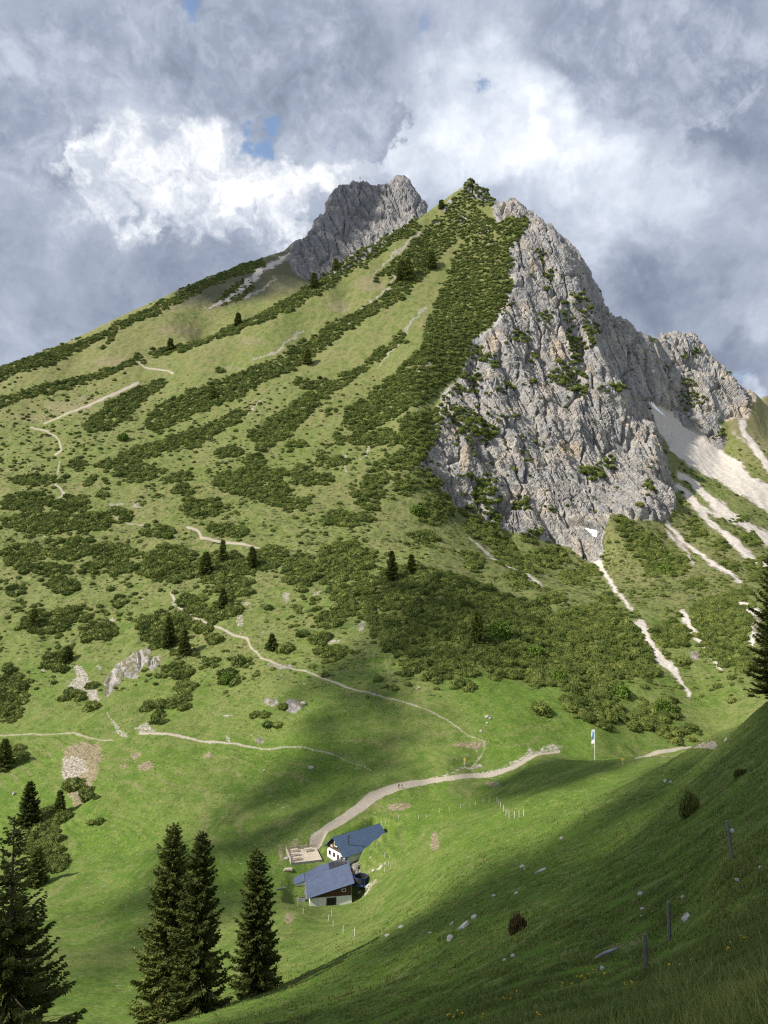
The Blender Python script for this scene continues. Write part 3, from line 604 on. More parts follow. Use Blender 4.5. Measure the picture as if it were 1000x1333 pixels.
def sky_blob(u, v, r, soft=.6):
    c = dirv(u, v); d = nt.vec('DISTANCE', DW, tuple(c)); R = r / F * .93
    return nt.ramp(d, R * (1 + soft * .5), R * (1 - soft))
def sky_sum(base, items):
    s = base
    for (u, v, r, wgt, soft) in items: s = nt.math('MULTIPLY_ADD', sky_blob(u, v, r, soft), wgt, s)
    return s
OVER = [(30, 185, 60, -.20, .4), (150, 380, 150, -.10, .8), (300, 380, 120, -.12, .7), (30, 420, 110, -.02, .8), (780, 30, 100, -.12, .6), (900, 80, 120, -.16, .5), (980, 130, 70, -.08, .6),
        (650, 150, 90, .22, .6), (560, 195, 80, .22, .6), (740, 170, 80, .2, .6), (690, 215, 60, .12, .7), (600, 60, 45, .12, .7), (840, 210, 70, .10, .7), (760, 270, 80, .10, .7), (960, 225, 60, -.16, .5), (800, 310, 60, .08, .8),
        (930, 290, 80, .12, .6), (870, 365, 80, -.14, .5), (960, 350, 60, -.06, .7), (820, 400, 70, -.12, .7), (960, 425, 60, .08, .6), (930, 465, 50, -.12, .6), (980, 485, 45, -.16, .5), (1000, 512, 16, .30, .6), (150, 130, 60, .08, .6), (60, 300, 90, .05, .8), (480, 180, 60, .1, .6)]
CUMU = [(110, 190, 55, .55, .7), (150, 240, 90, .48, .9), (215, 195, 55, .6, .6), (246, 160, 38, .7, .6), (295, 235, 62, .7, .6), (245, 270, 70, .42, .9), (325, 290, 55, .36, .9), (408, 208, 46, .8, .6), (375, 250, 42, .7, .6), (372, 300, 40, .45, .9), (448, 215, 34, .6, .6), (90, 160, 34, .5, .7)]
DARKS = [(420, 80, 120, .8, .5), (345, 120, 75, .7, .5), (480, 140, 60, .6, .6), (55, 110, 75, .7, .5), (28, 185, 52, .9, .45), (180, 40, 100, .6, .6), (20, 40, 90, .5, .7), (280, 60, 70, .5, .6), (880, 60, 130, .6, .6), (760, 20, 90, .5, .6)]
fb = nt.noise(D, 9, 8, .6, .5); fb2 = nt.noise(DW, 27, 5, .58); fb3 = nt.noise(D, 70, 4, .6)
base = nt.math('MULTIPLY_ADD', nt.math('SUBTRACT', fb, .5), .62, .50)
base = nt.math('MULTIPLY_ADD', nt.math('SUBTRACT', fb2, .5), .30, base)
Bv = sky_sum(base, OVER)
cc = nt.curve(Bv, [(0.0, (.09, .115, .165)), (.25, (.165, .195, .26)), (.5, (.285, .322, .395)), (.72, (.45, .49, .555)), (.9, (.62, .645, .69)), (1.0, (.74, .755, .775))])
nz_ = nt.math('ADD', nt.math('MULTIPLY', nt.math('SUBTRACT', fb2, .5), 1.1), nt.math('MULTIPLY', nt.math('SUBTRACT', fb, .5), .9))
cu = nt.math('ADD', sky_sum(0.0, CUMU), nz_)
shade_ = nt.math('ADD', nt.math('ADD', nt.math('MULTIPLY', nt.math('SUBTRACT', fb2, .5), 1.5), nt.math('MULTIPLY', nt.math('SUBTRACT', fb3, .5), .25)), nt.math('MULTIPLY', cu, .55))
cuc = nt.curve(shade_, [(0.0, (.31, .345, .41)), (.32, (.40, .43, .49)), (.62, (.54, .56, .60)), (.88, (.70, .71, .73)), (1.0, (.80, .80, .80))])
cc = nt.mix(nt.ramp(cu, .22, .74), cc, cuc)
dk = nt.math('ADD', sky_sum(0.0, DARKS), nt.math('MULTIPLY', nz_, .9))
dkc = nt.curve(nt.math('ADD', fb, nt.math('MULTIPLY', nt.math('SUBTRACT', fb2, .5), .5)), [(0.3, (.14, .165, .22)), (.5, (.225, .258, .33)), (.7, (.36, .40, .475))])
cc = nt.mix(nt.math('MULTIPLY', nt.ramp(dk, .30, .62), .92), cc, dkc)
# unseen sky behind the viewer, brightened to add ambient fill light
sxyz = nt.add('ShaderNodeSeparateXYZ'); nt.put(sxyz.inputs[0], D)
bgc = nt.add('ShaderNodeBackground'); nt.put(bgc.inputs[0], cc); nt.put(bgc.inputs[1], nt.ramp(sxyz.outputs[1], .45, -.2, .96, 1.25))
GAPS = [(338, 188, 26, 1, .9), (322, 172, 18, .9, .9), (350, 196, 12, .6, .9), (436, 186, 20, 1, .9), (640, 116, 22, .75, .9), (628, 105, 16, .4, .9), (556, 20, 34, .7, .9), (246, -4, 22, 1, .9), (490, 216, 14, .7, .9), (700, 60, 24, .4, .9), (740, 10, 20, .4, .9), (985, 498, 30, .5, .9)]
gv = sky_sum(0.0, GAPS); gv = nt.math('ADD', gv, nt.math('MULTIPLY', nz_, .75)); gap = nt.math('MULTIPLY', nt.ramp(gv, .3, 1.0), .9)
mx = nt.add('ShaderNodeMixShader'); nt.put(mx.inputs[0], gap); nt.l.new(bgc.outputs[0], mx.inputs[1]); nt.l.new(bgs.outputs[0], mx.inputs[2]); nt.l.new(mx.outputs[0], out.inputs[0])
sc.view_settings.view_transform = 'Standard'; sc.view_settings.look = 'None'; sc.view_settings.gamma = 1; sc.view_settings.exposure = .75
sc.cycles.max_bounces = 5; sc.cycles.transparent_max_bounces = 12; sc.cycles.use_denoising = False; sc.cycles.filter_width = 1.25
# ------------------------------------------------------------------ foliage materials
def foliage(name, a, b, tip=None, scale=.35, rand=.35):
    m, nt, bs = material(name)
    co = nt.add('ShaderNodeTexCoord').outputs['Object']; geo = nt.add('ShaderNodeNewGeometry'); oi = nt.add('ShaderNodeObjectInfo')
    n = nt.noise(geo.outputs['Position'], scale, 3, .6)
    c = nt.mix(nt.ramp(n, .32, .68), a, b)
    c = nt.mix(nt.math('MULTIPLY', geo.outputs['Random Per Island'], rand), c, tip or b)
    tn = nt.math('ADD', nt.add('ShaderNodeAttribute', attribute_name='tone').outputs['Fac'], nt.math('MULTIPLY', oi.outputs['Random'], .75))
    c = nt.mix(nt.math('MULTIPLY', nt.ramp(tn, .45, .05), .55), c, tuple(q * .62 for q in a))
    c = nt.mix(nt.math('MULTIPLY', nt.ramp(tn, .6, 1.0), .5), c, tip or b)
    nt.put(bs.inputs['Base Color'], c); bs.inputs['Roughness'].default_value = .7; bs.inputs['Specular IOR Level'].default_value = .12
    tr = nt.add('ShaderNodeBsdfTranslucent'); nt.put(tr.inputs[0], c)
    mx = nt.add('ShaderNodeMixShader'); mx.inputs[0].default_value = .18
    o = m.node_tree.nodes['Material Output']; nt.l.new(bs.outputs[0], mx.inputs[1]); nt.l.new(tr.outputs[0], mx.inputs[2]); nt.l.new(mx.outputs[0], o.inputs[0])
    return m
M_PINE = foliage('dwarf_pine', (.048, .086, .017), (.108, .144, .031), (.205, .225, .058), .13, .6)
M_ALDER = foliage('alder_leaf', (.075, .135, .018), (.115, .185, .026), (.16, .225, .04), .6)
M_SPRUCE = foliage('spruce_needles', (.060, .085, .017), (.112, .134, .029), (.22, .235, .062), .5, .6)
M_SPRUCE_L = foliage('spruce_pale', (.05, .075, .016), (.09, .115, .026), (.15, .165, .04), .5, .6)
M_HEATH = foliage('heath', (.030, .048, .014), (.060, .068, .022), (.10, .09, .035), .2, .5)
M_TWIG = simple('bark', (.09, .065, .045), .9, .35, 9, .02)

# ------------------------------------------------------------------ dwarf pine bushes
def dome(nu, nv, seed):
    r = np.random.default_rng(seed); off = r.uniform(0, 90, 3)
    th = np.linspace(0, 2 * math.pi, nu, endpoint=False); ph = np.linspace(-.5, math.pi / 2, nv)
    T, Q = np.meshgrid(th, ph)
    x, y, z = np.cos(T) * np.cos(Q), np.sin(T) * np.cos(Q), np.sin(Q)
    return x, y, z, off
def lump(x, y, z, off):
    return 1 + .30 * perlin(x * 1.5 + off[0], y * 1.5 + off[1], z * 1.5 + off[2]) + .16 * perlin(x * 4 + off[1], y * 4 + off[2], z * 4 + off[0])
def bush(nspike, seed, nu=12, nv=6, size=.17, leafy=False, core=.9, flat=.62):
    x, y, z, off = dome(nu, nv, seed); k = lump(x, y, z, off) * core
    V = np.stack([x * k, y * k, z * k * flat], -1).reshape(-1, 3)
    Fq = []
    for j in range(nv - 1):
        for i in range(nu):
            a, b, c, d = j * nu + i, j * nu + (i + 1) % nu, (j + 1) * nu + (i + 1) % nu, (j + 1) * nu + i
            Fq += [(a, b, c), (a, c, d)]
    r = np.random.default_rng(seed + 500)
    th = r.uniform(0, 2 * math.pi, nspike); sz = r.uniform(-.25, 1, nspike); cz = np.sqrt(1 - np.clip(sz, -1, 1) ** 2)
    dx, dy, dz = np.cos(th) * cz, np.sin(th) * cz, sz
    kk = lump(dx, dy, dz, off) * r.uniform(.82, 1.03, nspike)
    base = np.stack([dx * kk, dy * kk, dz * kk * flat], -1)
    nrm = np.stack([dx, dy, dz * .8], -1); up = np.array([0, 0, 1.])
    ax = nrm * .75 + up * .75 + r.normal(size=(nspike, 3)) * .28; ax /= np.linalg.norm(ax, axis=1)[:, None]
    if leafy: ax = nrm + r.normal(size=(nspike, 3)) * .7; ax /= np.linalg.norm(ax, axis=1)[:, None]
    t1 = np.cross(ax, r.normal(size=(nspike, 3))); t1 /= np.linalg.norm(t1, axis=1)[:, None]; t2 = np.cross(ax, t1)
    L = size * r.uniform(.7, 1.35, nspike)[:, None]; w = L * (.42 if not leafy else .6)
    b0 = base - ax * L * .4
    tri = [b0 + t1 * w, b0 - t1 * w * .5 + t2 * w * .87, b0 - t1 * w * .5 - t2 * w * .87, b0 + ax * L * 1.2]
    SV = np.stack(tri, 1).reshape(-1, 3); n0 = len(V)
    q = n0 + np.arange(nspike)[:, None] * 4
    SF = np.concatenate([q + [0, 1, 3], q + [1, 2, 3], q + [2, 0, 3]])
    return np.concatenate([V, SV]), np.concatenate([np.array(Fq), SF]).astype(np.int32)
NEARB = [bush(620, 40 + i, 16, 8, .15, flat=.8) for i in range(7)]
FARB = [bush(220, 70 + i, 8, 4, .24, flat=.82) for i in range(8)]
def mesh_data(name, vf, mat):
    me = bpy.data.meshes.new(name); fast_mesh(me, vf[0], vf[1], False); me.materials.append(mat); return me
PINE_ME = [mesh_data('mountain_pine', b, M_PINE) for b in NEARB]
ALDER_ME = [mesh_data('alder_bush', bush(520, 140 + i, 12, 6, .17, True, .8, .95), M_ALDER) for i in range(3)]

bushes = []                                       # x, y, z, radius, screen radius, photo u, photo v
hashg = {}
def free(x, y, r, k=.62):
    c = 4.0; i, j = int(x // c), int(y // c)
    for a in range(i - 2, i + 3):
        for b in range(j - 2, j + 3):
            for (X, Y, R_) in hashg.get((a, b), ()):
                if (X - x) ** 2 + (Y - y) ** 2 < (k * (r + R_)) ** 2: return False
    return True
def put_bush(x, y, r, named=None, z=None):
    hashg.setdefault((int(x // 4), int(y // 4)), []).append((x, y, r))
    z = float(ground_z(x, y)[0]) if z is None else z
    u, v = project(x, y, z)
    bushes.append((x, y, z, r, r / y * F, float(u), float(v), named))
single = new()
for (u, v, a, b) in SHRUBS:
    x, y, z = ground_at(u, v + .45 * b)
    if a * y / F <= 5.0 and y < 700:
        r = a * y / F * .98
        if a / b > 1.75 and a > 8:
            for k in (-.5, .5):
                x, y, z = ground_at(u + k * a, v + .4 * b); put_bush(x, y, r * .62, (u, v), z)
        else: put_bush(x, y, r, (u, v), z)
        blob(single, u, v, a * 1.25, b * 1.35)
keep_px = [(u, v) for s_, a_, b_ in TRAILS for (u, v) in P(s_)]
RS = np.clip(R_scrub - single * 2, 0, 1)
mk = (.55 * sample(blur(RS, 3), GU2, GV2) + .45 * sample(blur(RS, 1), GU2, GV2)) * VIS
mk = np.clip((mk + .50 * fbm(GX / 10, GY / 10, GX * 0 + 21, 3) - .42) * 6, 0, 1) * (mk > .1)
brk = fbm(GX / 13, GY / 13, GX * 0 + 7, 3)
mk = np.where(brk < -.62, 0, mk); mk[(m_road + m_path) > .15] = 0; mk[m_scree > .5] *= .15
# loose bushes over the middle slopes
mid = np.clip(np.minimum((GV - 560) / 70, (930 - GV) / 60), 0, 1) * (GU < 1100) * VIS * (m_rock < .2) * (m_scree < .3) * np.clip(sample(R_heath, GU, GV) * 1.4 - .1, 0, 1)
loose = mid * np.clip(fbm(GX / 30, GY / 30, GX * 0 + 3, 3) * 1.5 + .22, 0, 1) * .11 * ((m_path + m_road) < .1)
loose += .035 * VIS * np.clip((GV - 480) / 60, 0, 1) * (GV < 620) * (GU < 560) * (m_path < .1) + .09 * (m_rock > .6) * VIS * (GV > 360) * (GV < 690) * (brk > np.clip((GU - 600) / 400, .05, .5))
area = np.zeros_like(GX); area[1:-1, 1:-1] = ((GX[1:-1, 2:] - GX[1:-1, :-2]) * (GY[2:, 1:-1] - GY[:-2, 1:-1])) / 4
area /= np.clip(NRM[..., 2], .25, 1)
def scatter(w, n, rmin, rmax, k, big=0):
    p = (w * area).ravel(); tot = p.sum(); c = np.cumsum(p / tot)
    for i in np.searchsorted(c, rng.random(n)):
        i = min(i, len(p) - 1); x = GX.flat[i] + rng.uniform(-.4, .4); y = GY.flat[i] + rng.uniform(-.4, .4)
        r = (rmin + (rmax - rmin) * rng.random() ** 1.5) * np.interp(y, [330, 500, 700, 850, 1000], [.95, .9, .95, .9, .6])
        zz = None
        if m_rock.flat[i] > .3: q_ = NRM.reshape(-1, 3)[i] * .5; x, y, zz, r = PX.flat[i] + q_[0], PY.flat[i] + q_[1], PZ.flat[i] + q_[2], r * 1.05
        if free(x, y, r, k): put_bush(x, y, r, None, zz)
scatter(mk, 42000, 1.5, 4.0, .38)
scatter(loose, 12000, .55, 2.5, .55)
print('bushes', len(bushes))

# the 300 that show largest are objects of their own, the rest is one thicket
bushes.sort(key=lambda b: -b[4])
ZONES = [("dark dwarf pine bush on the lower left edge beside the brown erosion gully", lambda u, v: u < 150 and v > 980, "dwarf pines by the erosion gully"),
         ("dark dwarf pine bush clustered at the left border above the level trail", lambda u, v: u < 45 and v > 850, "dwarf pines at the left border"),
         ("dwarf pine bush in the row stepping down right of the pale outcrop", lambda u, v: 150 < u < 320 and v > 845, "dwarf pines stepping down to the level trail"),
         ("dwarf pine bush hugging the pale outcrop and scree notch left of the winding trail", lambda u, v: u <= 150 and 840 < v <= 980, "dwarf pines round the left scree notch"),
         ("shaded dwarf pine bush on the grass below the winding trail", lambda u, v: 320 <= u < 480 and v > 860, "dwarf pines below the winding trail"),
         ("rounded dwarf pine bush at the thicket's lower edge above the bright meadow", lambda u, v: 480 <= u < 690 and v > 858, "dwarf pines along the bright meadow"),
         ("dwarf pine bush at the foot of the slope between meadow and gravel track", lambda u, v: 690 <= u and v > 885, "dwarf pines at the foot of the right slope"),
         ("dwarf pine bush in the dark thicket on the hump under the cliff", lambda u, v: 480 <= u < 790 and v > 735, "dwarf pines of the hump thicket"),
         ("dwarf pine bush among the gravel gullies low on the right slope", lambda u, v: u >= 790 and v > 770, "dwarf pines between the right gullies"),
         ("dwarf pine bush in the streak running down below the cliff foot on the right", lambda u, v: u >= 560 and 640 < v <= 790, "dwarf pines below the cliff foot"),
         ("dwarf pine bush in the thicket where the winding trail begins", lambda u, v: 165 <= u < 330 and 745 < v <= 860, "dwarf pines at the top of the winding trail"),
         ("dwarf pine bush in the patch on the left slope below the long belt", lambda u, v: u < 165 and 745 < v <= 860, "dwarf pines on the lower left slope"),
         ("dwarf pine bush right of the winding trail, above its bend", lambda u, v: 330 <= u < 480 and 745 < v <= 870, "dwarf pines above the trail bend"),
         ("dwarf pine bush in the long belt crossing the left of the slope", lambda u, v: u < 300 and 690 < v <= 745, "dwarf pines of the long belt"),
         ("dwarf pine bush in the belt crossing the middle of the slope", lambda u, v: 300 <= u < 560 and 690 < v <= 745, "dwarf pines of the middle belt"),
         ("dwarf pine bush scattered over the left half of the middle slope", lambda u, v: u < 300 and v <= 690, "dwarf pines of the upper left slope"),
         ("dwarf pine bush scattered left of the cliff foot", lambda u, v: 300 <= u < 640 and v <= 690, "dwarf pines left of the cliff foot"),
         ("dwarf pine bush clinging to the rock and scree of the right side", lambda u, v: True, "dwarf pines on rock and scree")]
SPECIAL = {(602, 895): "broad low dwarf pine bush lowest at the upper edge of the bright meadow", (702, 920): "round dwarf pine bush standing alone on the bright meadow, beside a much smaller one",
           (712, 930): "tiny dwarf pine bush just right of the round lone bush on the bright meadow", (340, 928): "dwarf pine bush left of the white boulders under the winding trail",
           (356, 941): "lowest dwarf pine bush near the white boulders under the winding trail", (210, 935): "wide low dwarf pine bush lowest of its row, just above the level trail",
           (22, 770): "small dark dwarf pine bush standing alone on open grass near the left border", (157, 783): "small round dwarf pine bush standing alone on grass left of the trail's beginning",
           (122, 1038): "round dwarf pine bush right of the brown erosion gully", (100, 1018): "dwarf pine bush growing inside the brown erosion gully", (125, 1068): "lowest small pine bush right below the brown erosion gully",
           (280, 833): "dwarf pine bush just below the winding trail's upper straight", (425, 808): "large round dwarf pine bush above the bare patch right of the trail bend", (312, 858): None, (890, 857): "small dark pine bush below the big thicket between two gravel gullies",
           (18, 985): None}
seen_special = set()
for i, (x, y, z, r, pr, u, v, nm) in enumerate(bushes[:300]):
    o = bpy.data.objects.new('mountain_pine', PINE_ME[i % 7]); COL.objects.link(o)
    o.location = (x, y, z - .12 * r); o.scale = (r * 1.08, r * .95, r * rng.uniform(.85, 1.1)); o.rotation_euler = (rng.uniform(-.1, .1), rng.uniform(-.1, .1), rng.uniform(0, 6.28))
    sp_ = SPECIAL.get(nm) if nm else None
    if sp_ and nm not in seen_special:
        seen_special.add(nm); tag(o, sp_, 'shrub', 'dwarf pine bushes standing alone')
    else:
        for lab, fn, grp in ZONES:
            if fn(u, v): tag(o, lab, 'shrub', grp); break
rest = bushes[300:]
VV, FF, TT, n0 = [], [], [], 0
vi = np.arange(len(rest)) % 8
for k in range(8):
    B = np.array([b[:4] for b, q in zip(rest, vi) if q == k])
    if not len(B): continue
    bv, bf = FARB[k]; a = rng.uniform(0, 6.28, len(B)); c, s_ = np.cos(a)[:, None], np.sin(a)[:, None]
    hz = rng.uniform(.8, 1.15, len(B))[:, None]; R_ = B[:, 3:4]
    X = (bv[None, :, 0] * c - bv[None, :, 1] * s_) * R_ * 1.08 + B[:, 0:1]; Y = (bv[None, :, 0] * s_ + bv[None, :, 1] * c) * R_ + B[:, 1:2]; Z = bv[None, :, 2] * hz * R_ + B[:, 2:3] - .1 * R_
    TT.append(np.repeat(rng.random(len(B)), len(bv)))
    VV.append(np.stack([X, Y, Z], -1).reshape(-1, 3)); FF.append((bf[None] + (np.arange(len(B)) * len(bv))[:, None, None]).reshape(-1, 3) + n0); n0 += len(B) * len(bv)
scrub = mesh_obj('dwarf_pine_scrub', np.concatenate(VV), np.concatenate(FF), M_PINE)
at_ = scrub.data.attributes.new('tone', 'FLOAT', 'POINT'); at_.data.foreach_set('value', np.concatenate(TT).astype(np.float32))
tag(scrub, 'dense dark green dwarf pine scrub covering the mountain flanks', 'scrub', kind='stuff')

# low heath tufts, too many to count
w = (mid * .6 + .25 * VIS * (GV > 500) * (GV < 640) * (GU < 560)) * ((m_path + m_road) < .1) * np.clip(fbm(GX / 22, GY / 22, GX * 0 + 13, 3) + .45, 0, 1)
pr_ = (w * area).ravel(); ii = np.searchsorted(np.cumsum(pr_ / pr_.sum()), rng.random(24000)); ii = np.minimum(ii, pr_.size - 1)
TV, TF = bush(16, 900, 5, 2, .4)
hx, hy = GX.flat[ii] + rng.uniform(-.5, .5, len(ii)), GY.flat[ii] + rng.uniform(-.5, .5, len(ii)); hz = ground_z(hx, hy); hr = rng.uniform(.3, 1.1, len(ii)) ** 1.3
V_ = TV[None] * np.stack([hr * 1.3, hr, hr * .8], -1)[:, None] + np.stack([hx, hy, hz], -1)[:, None]
tag(mesh_obj('heath_vegetation', V_.reshape(-1, 3), (TF[None] + (np.arange(len(ii)) * len(TV))[:, None, None]).reshape(-1, 3).astype(np.int32), M_HEATH), 'low dark heath tufts dotting the middle slopes', 'heath', kind='stuff')

# bright green alders
AL = [(297, 887, 10, "bright green broadleaf bush on the grass below the winding trail"), (697, 853, 11, "bright green alder bush at the lower edge of the dark hump thicket"), (727, 885, 10, "pale green alder bush low in the thicket above the lone round pine"),
      (650, 828, 16, "mid green alder patch in the middle of the hump thicket"), (810, 905, 11, "fresh green alder bush at the foot of the right slope, above the flag"), (864, 927, 12, "light green alder bush beside the dark pines near the gravel track"), (542, 668, 9, "fresh green alder bush left of the cliff foot"),
      (866, 745, 9, "pale green alder bush inside the pine streak below the cliff's right foot"), (160, 572, 7, "pale green small alder on the left flank below the path"), (220, 700, 6, "small fresh green alder in the belt above the winding trail")]
for i, (u, v, rp, lab) in enumerate(AL):
    x, y, z = ground_at(u, v); r = rp * y / F
    o = bpy.data.objects.new('alder_bush', ALDER_ME[i % 3]); COL.objects.link(o); o.location = (x, y, z); o.scale = (r, r, r * 1.15); o.rotation_euler = (0, 0, i)
    tag(o, lab, 'shrub', 'bright green alders')

# ------------------------------------------------------------------ spruces
def tube(pts_, rad, n=7):
    pts_ = [Vector(p) for p in pts_]; V, Fc = [], []
    for i, p in enumerate(pts_):
        t = (pts_[min(i + 1, len(pts_) - 1)] - pts_[max(i - 1, 0)]).normalized()
        a = t.orthogonal().normalized() if abs(t.z) > .9 else t.cross(Vector((0, 0, 1))).normalized(); b = t.cross(a)
        for k in range(n):
            w = 2 * math.pi * k / n; V.append(p + (a * math.cos(w) + b * math.sin(w)) * rad[i])
    for i in range(len(pts_) - 1):
        for k in range(n): Fc.append((i * n + k, i * n + (k + 1) % n, (i + 1) * n + (k + 1) % n, (i + 1) * n + k))
    Fc.append(tuple(range(n - 1, -1, -1))); m = len(V); Fc.append(tuple(range(m - n, m)))
    return V, Fc
def spruce_crown(h, R, seed, spacing, nb, step, tw, lean=0., open_top=0., prof=.62, bare=.03):
    r = np.random.default_rng(seed); C, AX, LN, WD = [], [], [], []; sticks = []
    z = h * bare; side = r.uniform(.8, 1.15, 12)
    while z < h * .985:
        t = z / h; k = (1 - t) ** prof; nbr = nb + int(r.integers(-1, 2)); a0 = r.uniform(0, 6.28)
        for b in range(max(nbr, 3)):
            a = a0 + b * 2 * math.pi / nbr + r.normal() * .18
            L = R * (k * .97 + .03) * r.uniform(.72, 1.12) * side[int(a / 6.2832 * 12) % 12]
            if r.random() < .05: L *= .45
            up = np.interp(t, [0, .35, .75, 1], [-.30, -.12, .25, .75]) + r.normal() * .07; zz = max(z + r.normal() * spacing * .25, .05)
            n = max(int(L / step), 2); s = (np.arange(n) + .6) / n
            d = np.array([math.cos(a), math.sin(a)])
            rise = L * (up * s + (.22 if t < .7 else .1) * s * s - .10 * np.sin(s * 3.14))
            Cx = d[0] * L * s; Cy = d[1] * L * s; Cz = zz + rise
            sticks.append((zz, d, L, rise[-1]))
            nt_ = 3 if open_top and t > 1 - open_top else 5
            for q in range(nt_):
                c = np.stack([Cx, Cy, Cz], -1) + r.normal(size=(n, 3)) * step * .18
                lat = (-1) ** q * r.uniform(.35, 1.0, n) if q < 4 else r.normal(size=n) * .25
                ax = np.stack([d[0] * .75 - d[1] * lat, d[1] * .75 + d[0] * lat, r.normal(size=n) * .22 - (.30 if t < .75 else -.25) * r.random(n) * (1.6 if q > 2 else .8)], -1)
                ax /= np.linalg.norm(ax, axis=1)[:, None]
                ln = tw * r.uniform(.6, 1.3, n) * np.clip(.45 + .75 * (1 - s) + .25, .5, 1.1) * (.55 + .45 * k ** .5)
                C.append(c); AX.append(ax); LN.append(ln); WD.append(ln * r.uniform(.20, .34, n))
        z += spacing * r.uniform(.75, 1.25) * (1 + (open_top > 0) * (t > 1 - open_top) * .7)
    n = 60 if not open_top else 24                                                     # the leader
    C.append(np.stack([r.normal(size=n) * .02, r.normal(size=n) * .02, h * np.linspace(.93, 1.0, n)], -1)); ax = r.normal(size=(n, 3)) * .5; ax[:, 2] = abs(ax[:, 2]) + .7
    AX.append(ax / np.linalg.norm(ax, axis=1)[:, None]); LN.append(np.full(n, tw * .42)); WD.append(np.full(n, tw * .10))
    C, AX, LN, WD = np.concatenate(C), np.concatenate(AX), np.concatenate(LN)[:, None], np.concatenate(WD)[:, None]
    t1 = np.cross(AX, r.normal(size=AX.shape) + np.array([0, 0, 1.6])); t1 /= np.linalg.norm(t1, axis=1)[:, None]; t2 = np.cross(AX, t1)
    V = np.stack([C, C + AX * LN * .45 + t1 * WD - t2 * WD * .35, C + AX * LN, C + AX * LN * .45 - t1 * WD - t2 * WD * .35, C + AX * LN * .4 + t2 * WD * .45], 1).reshape(-1, 3)
    V[:, 0] += lean * (V[:, 2] / h) ** 1.5
    q = np.arange(len(C))[:, None] * 5
    Fc = np.concatenate([q + [0, 1, 4], q + [1, 2, 4], q + [2, 3, 4], q + [3, 0, 4]]).astype(np.int32)
    return V, Fc, sticks
def spruce(x, y, z, h, R, seed, lab, spacing=.42, nb=6, step=.22, tw=.62, mat=None, group=None, name='spruce_tree', **kw):
    t = empty(name, (x, y, z - .2), 0); tag(t, lab, 'tree', group)
    V, Fc, st = spruce_crown(h, R, seed, spacing, nb, step, tw, **kw)
    cr = mesh_obj('crown', V, Fc, mat or M_SPRUCE, t)
    lean = kw.get('lean', 0)
    tp = [(lean * (k / 8) ** 1.5, 0, h * k / 8) for k in range(9)]; tv, tf = tube(tp, [h * .017 * (1 - k / 8.4) + .008 for k in range(9)], 8)
    tr_ = mesh_obj('trunk', tv, tf, M_TWIG, t, True)
    bv, bf = [], []
    for (zz, d, L, rise) in st[::1 if len(st) < 700 else 2]:
        lx = lean * (zz / h) ** 1.5
        a, b = tube([(lx, 0, zz), (lx + d[0] * L * .5, d[1] * L * .5, zz + rise * .35), (lx + d[0] * L * .92, d[1] * L * .92, zz + rise * .95)], [.012 + .011 * L, .008 + .006 * L, .004], 3); n = len(bv); bv += a; bf += [tuple(i + n for i in f) for f in b]
    mesh_obj('branches', bv, bf, M_TWIG, t)
    return t
def spruce_px(u, vb, vt, ratio, seed, lab, Y=None, **kw):
    if Y is None: x, y, z = ground_at(u, vb)
    else:
        x = (u - CX) / F * Y; y = Y; z = float(ground_z(x, y)[0])
    _, _, zt = unproject(u, vt, y); h = float(zt) - z + .2
    return spruce(x, y, z, h, h * ratio, seed, lab, **kw)
spruce_px(228, 1333, 1072, .20, 21, "tallest dark spruce of the left pair in front of the green ravine", Y=84, group='spruces at the bottom edge', lean=.3)
spruce_px(266, 1333, 1084, .19, 22, "dark spruce close behind the right side of the tallest one", Y=80, group='spruces at the bottom edge', spacing=.46, lean=.25)
spruce_px(338, 1292, 1104, .20, 23, "brighter shorter spruce standing alone below the alpine hut", Y=92, group='spruces at the bottom edge', mat=M_SPRUCE_L)
spruce_px(26, 1333, 1064, .33, 24, "near young spruce at the bottom left corner with bare candelabra top", Y=46, group='spruces at the bottom edge', spacing=.36, nb=6, step=.15, tw=.46, open_top=.36, prof=.95, lean=.12)
spruce_px(1012, 930, 700, .24, 25, "dark spruce cut off by the right border above the near hillside", Y=84, group='spruces at the bottom edge')
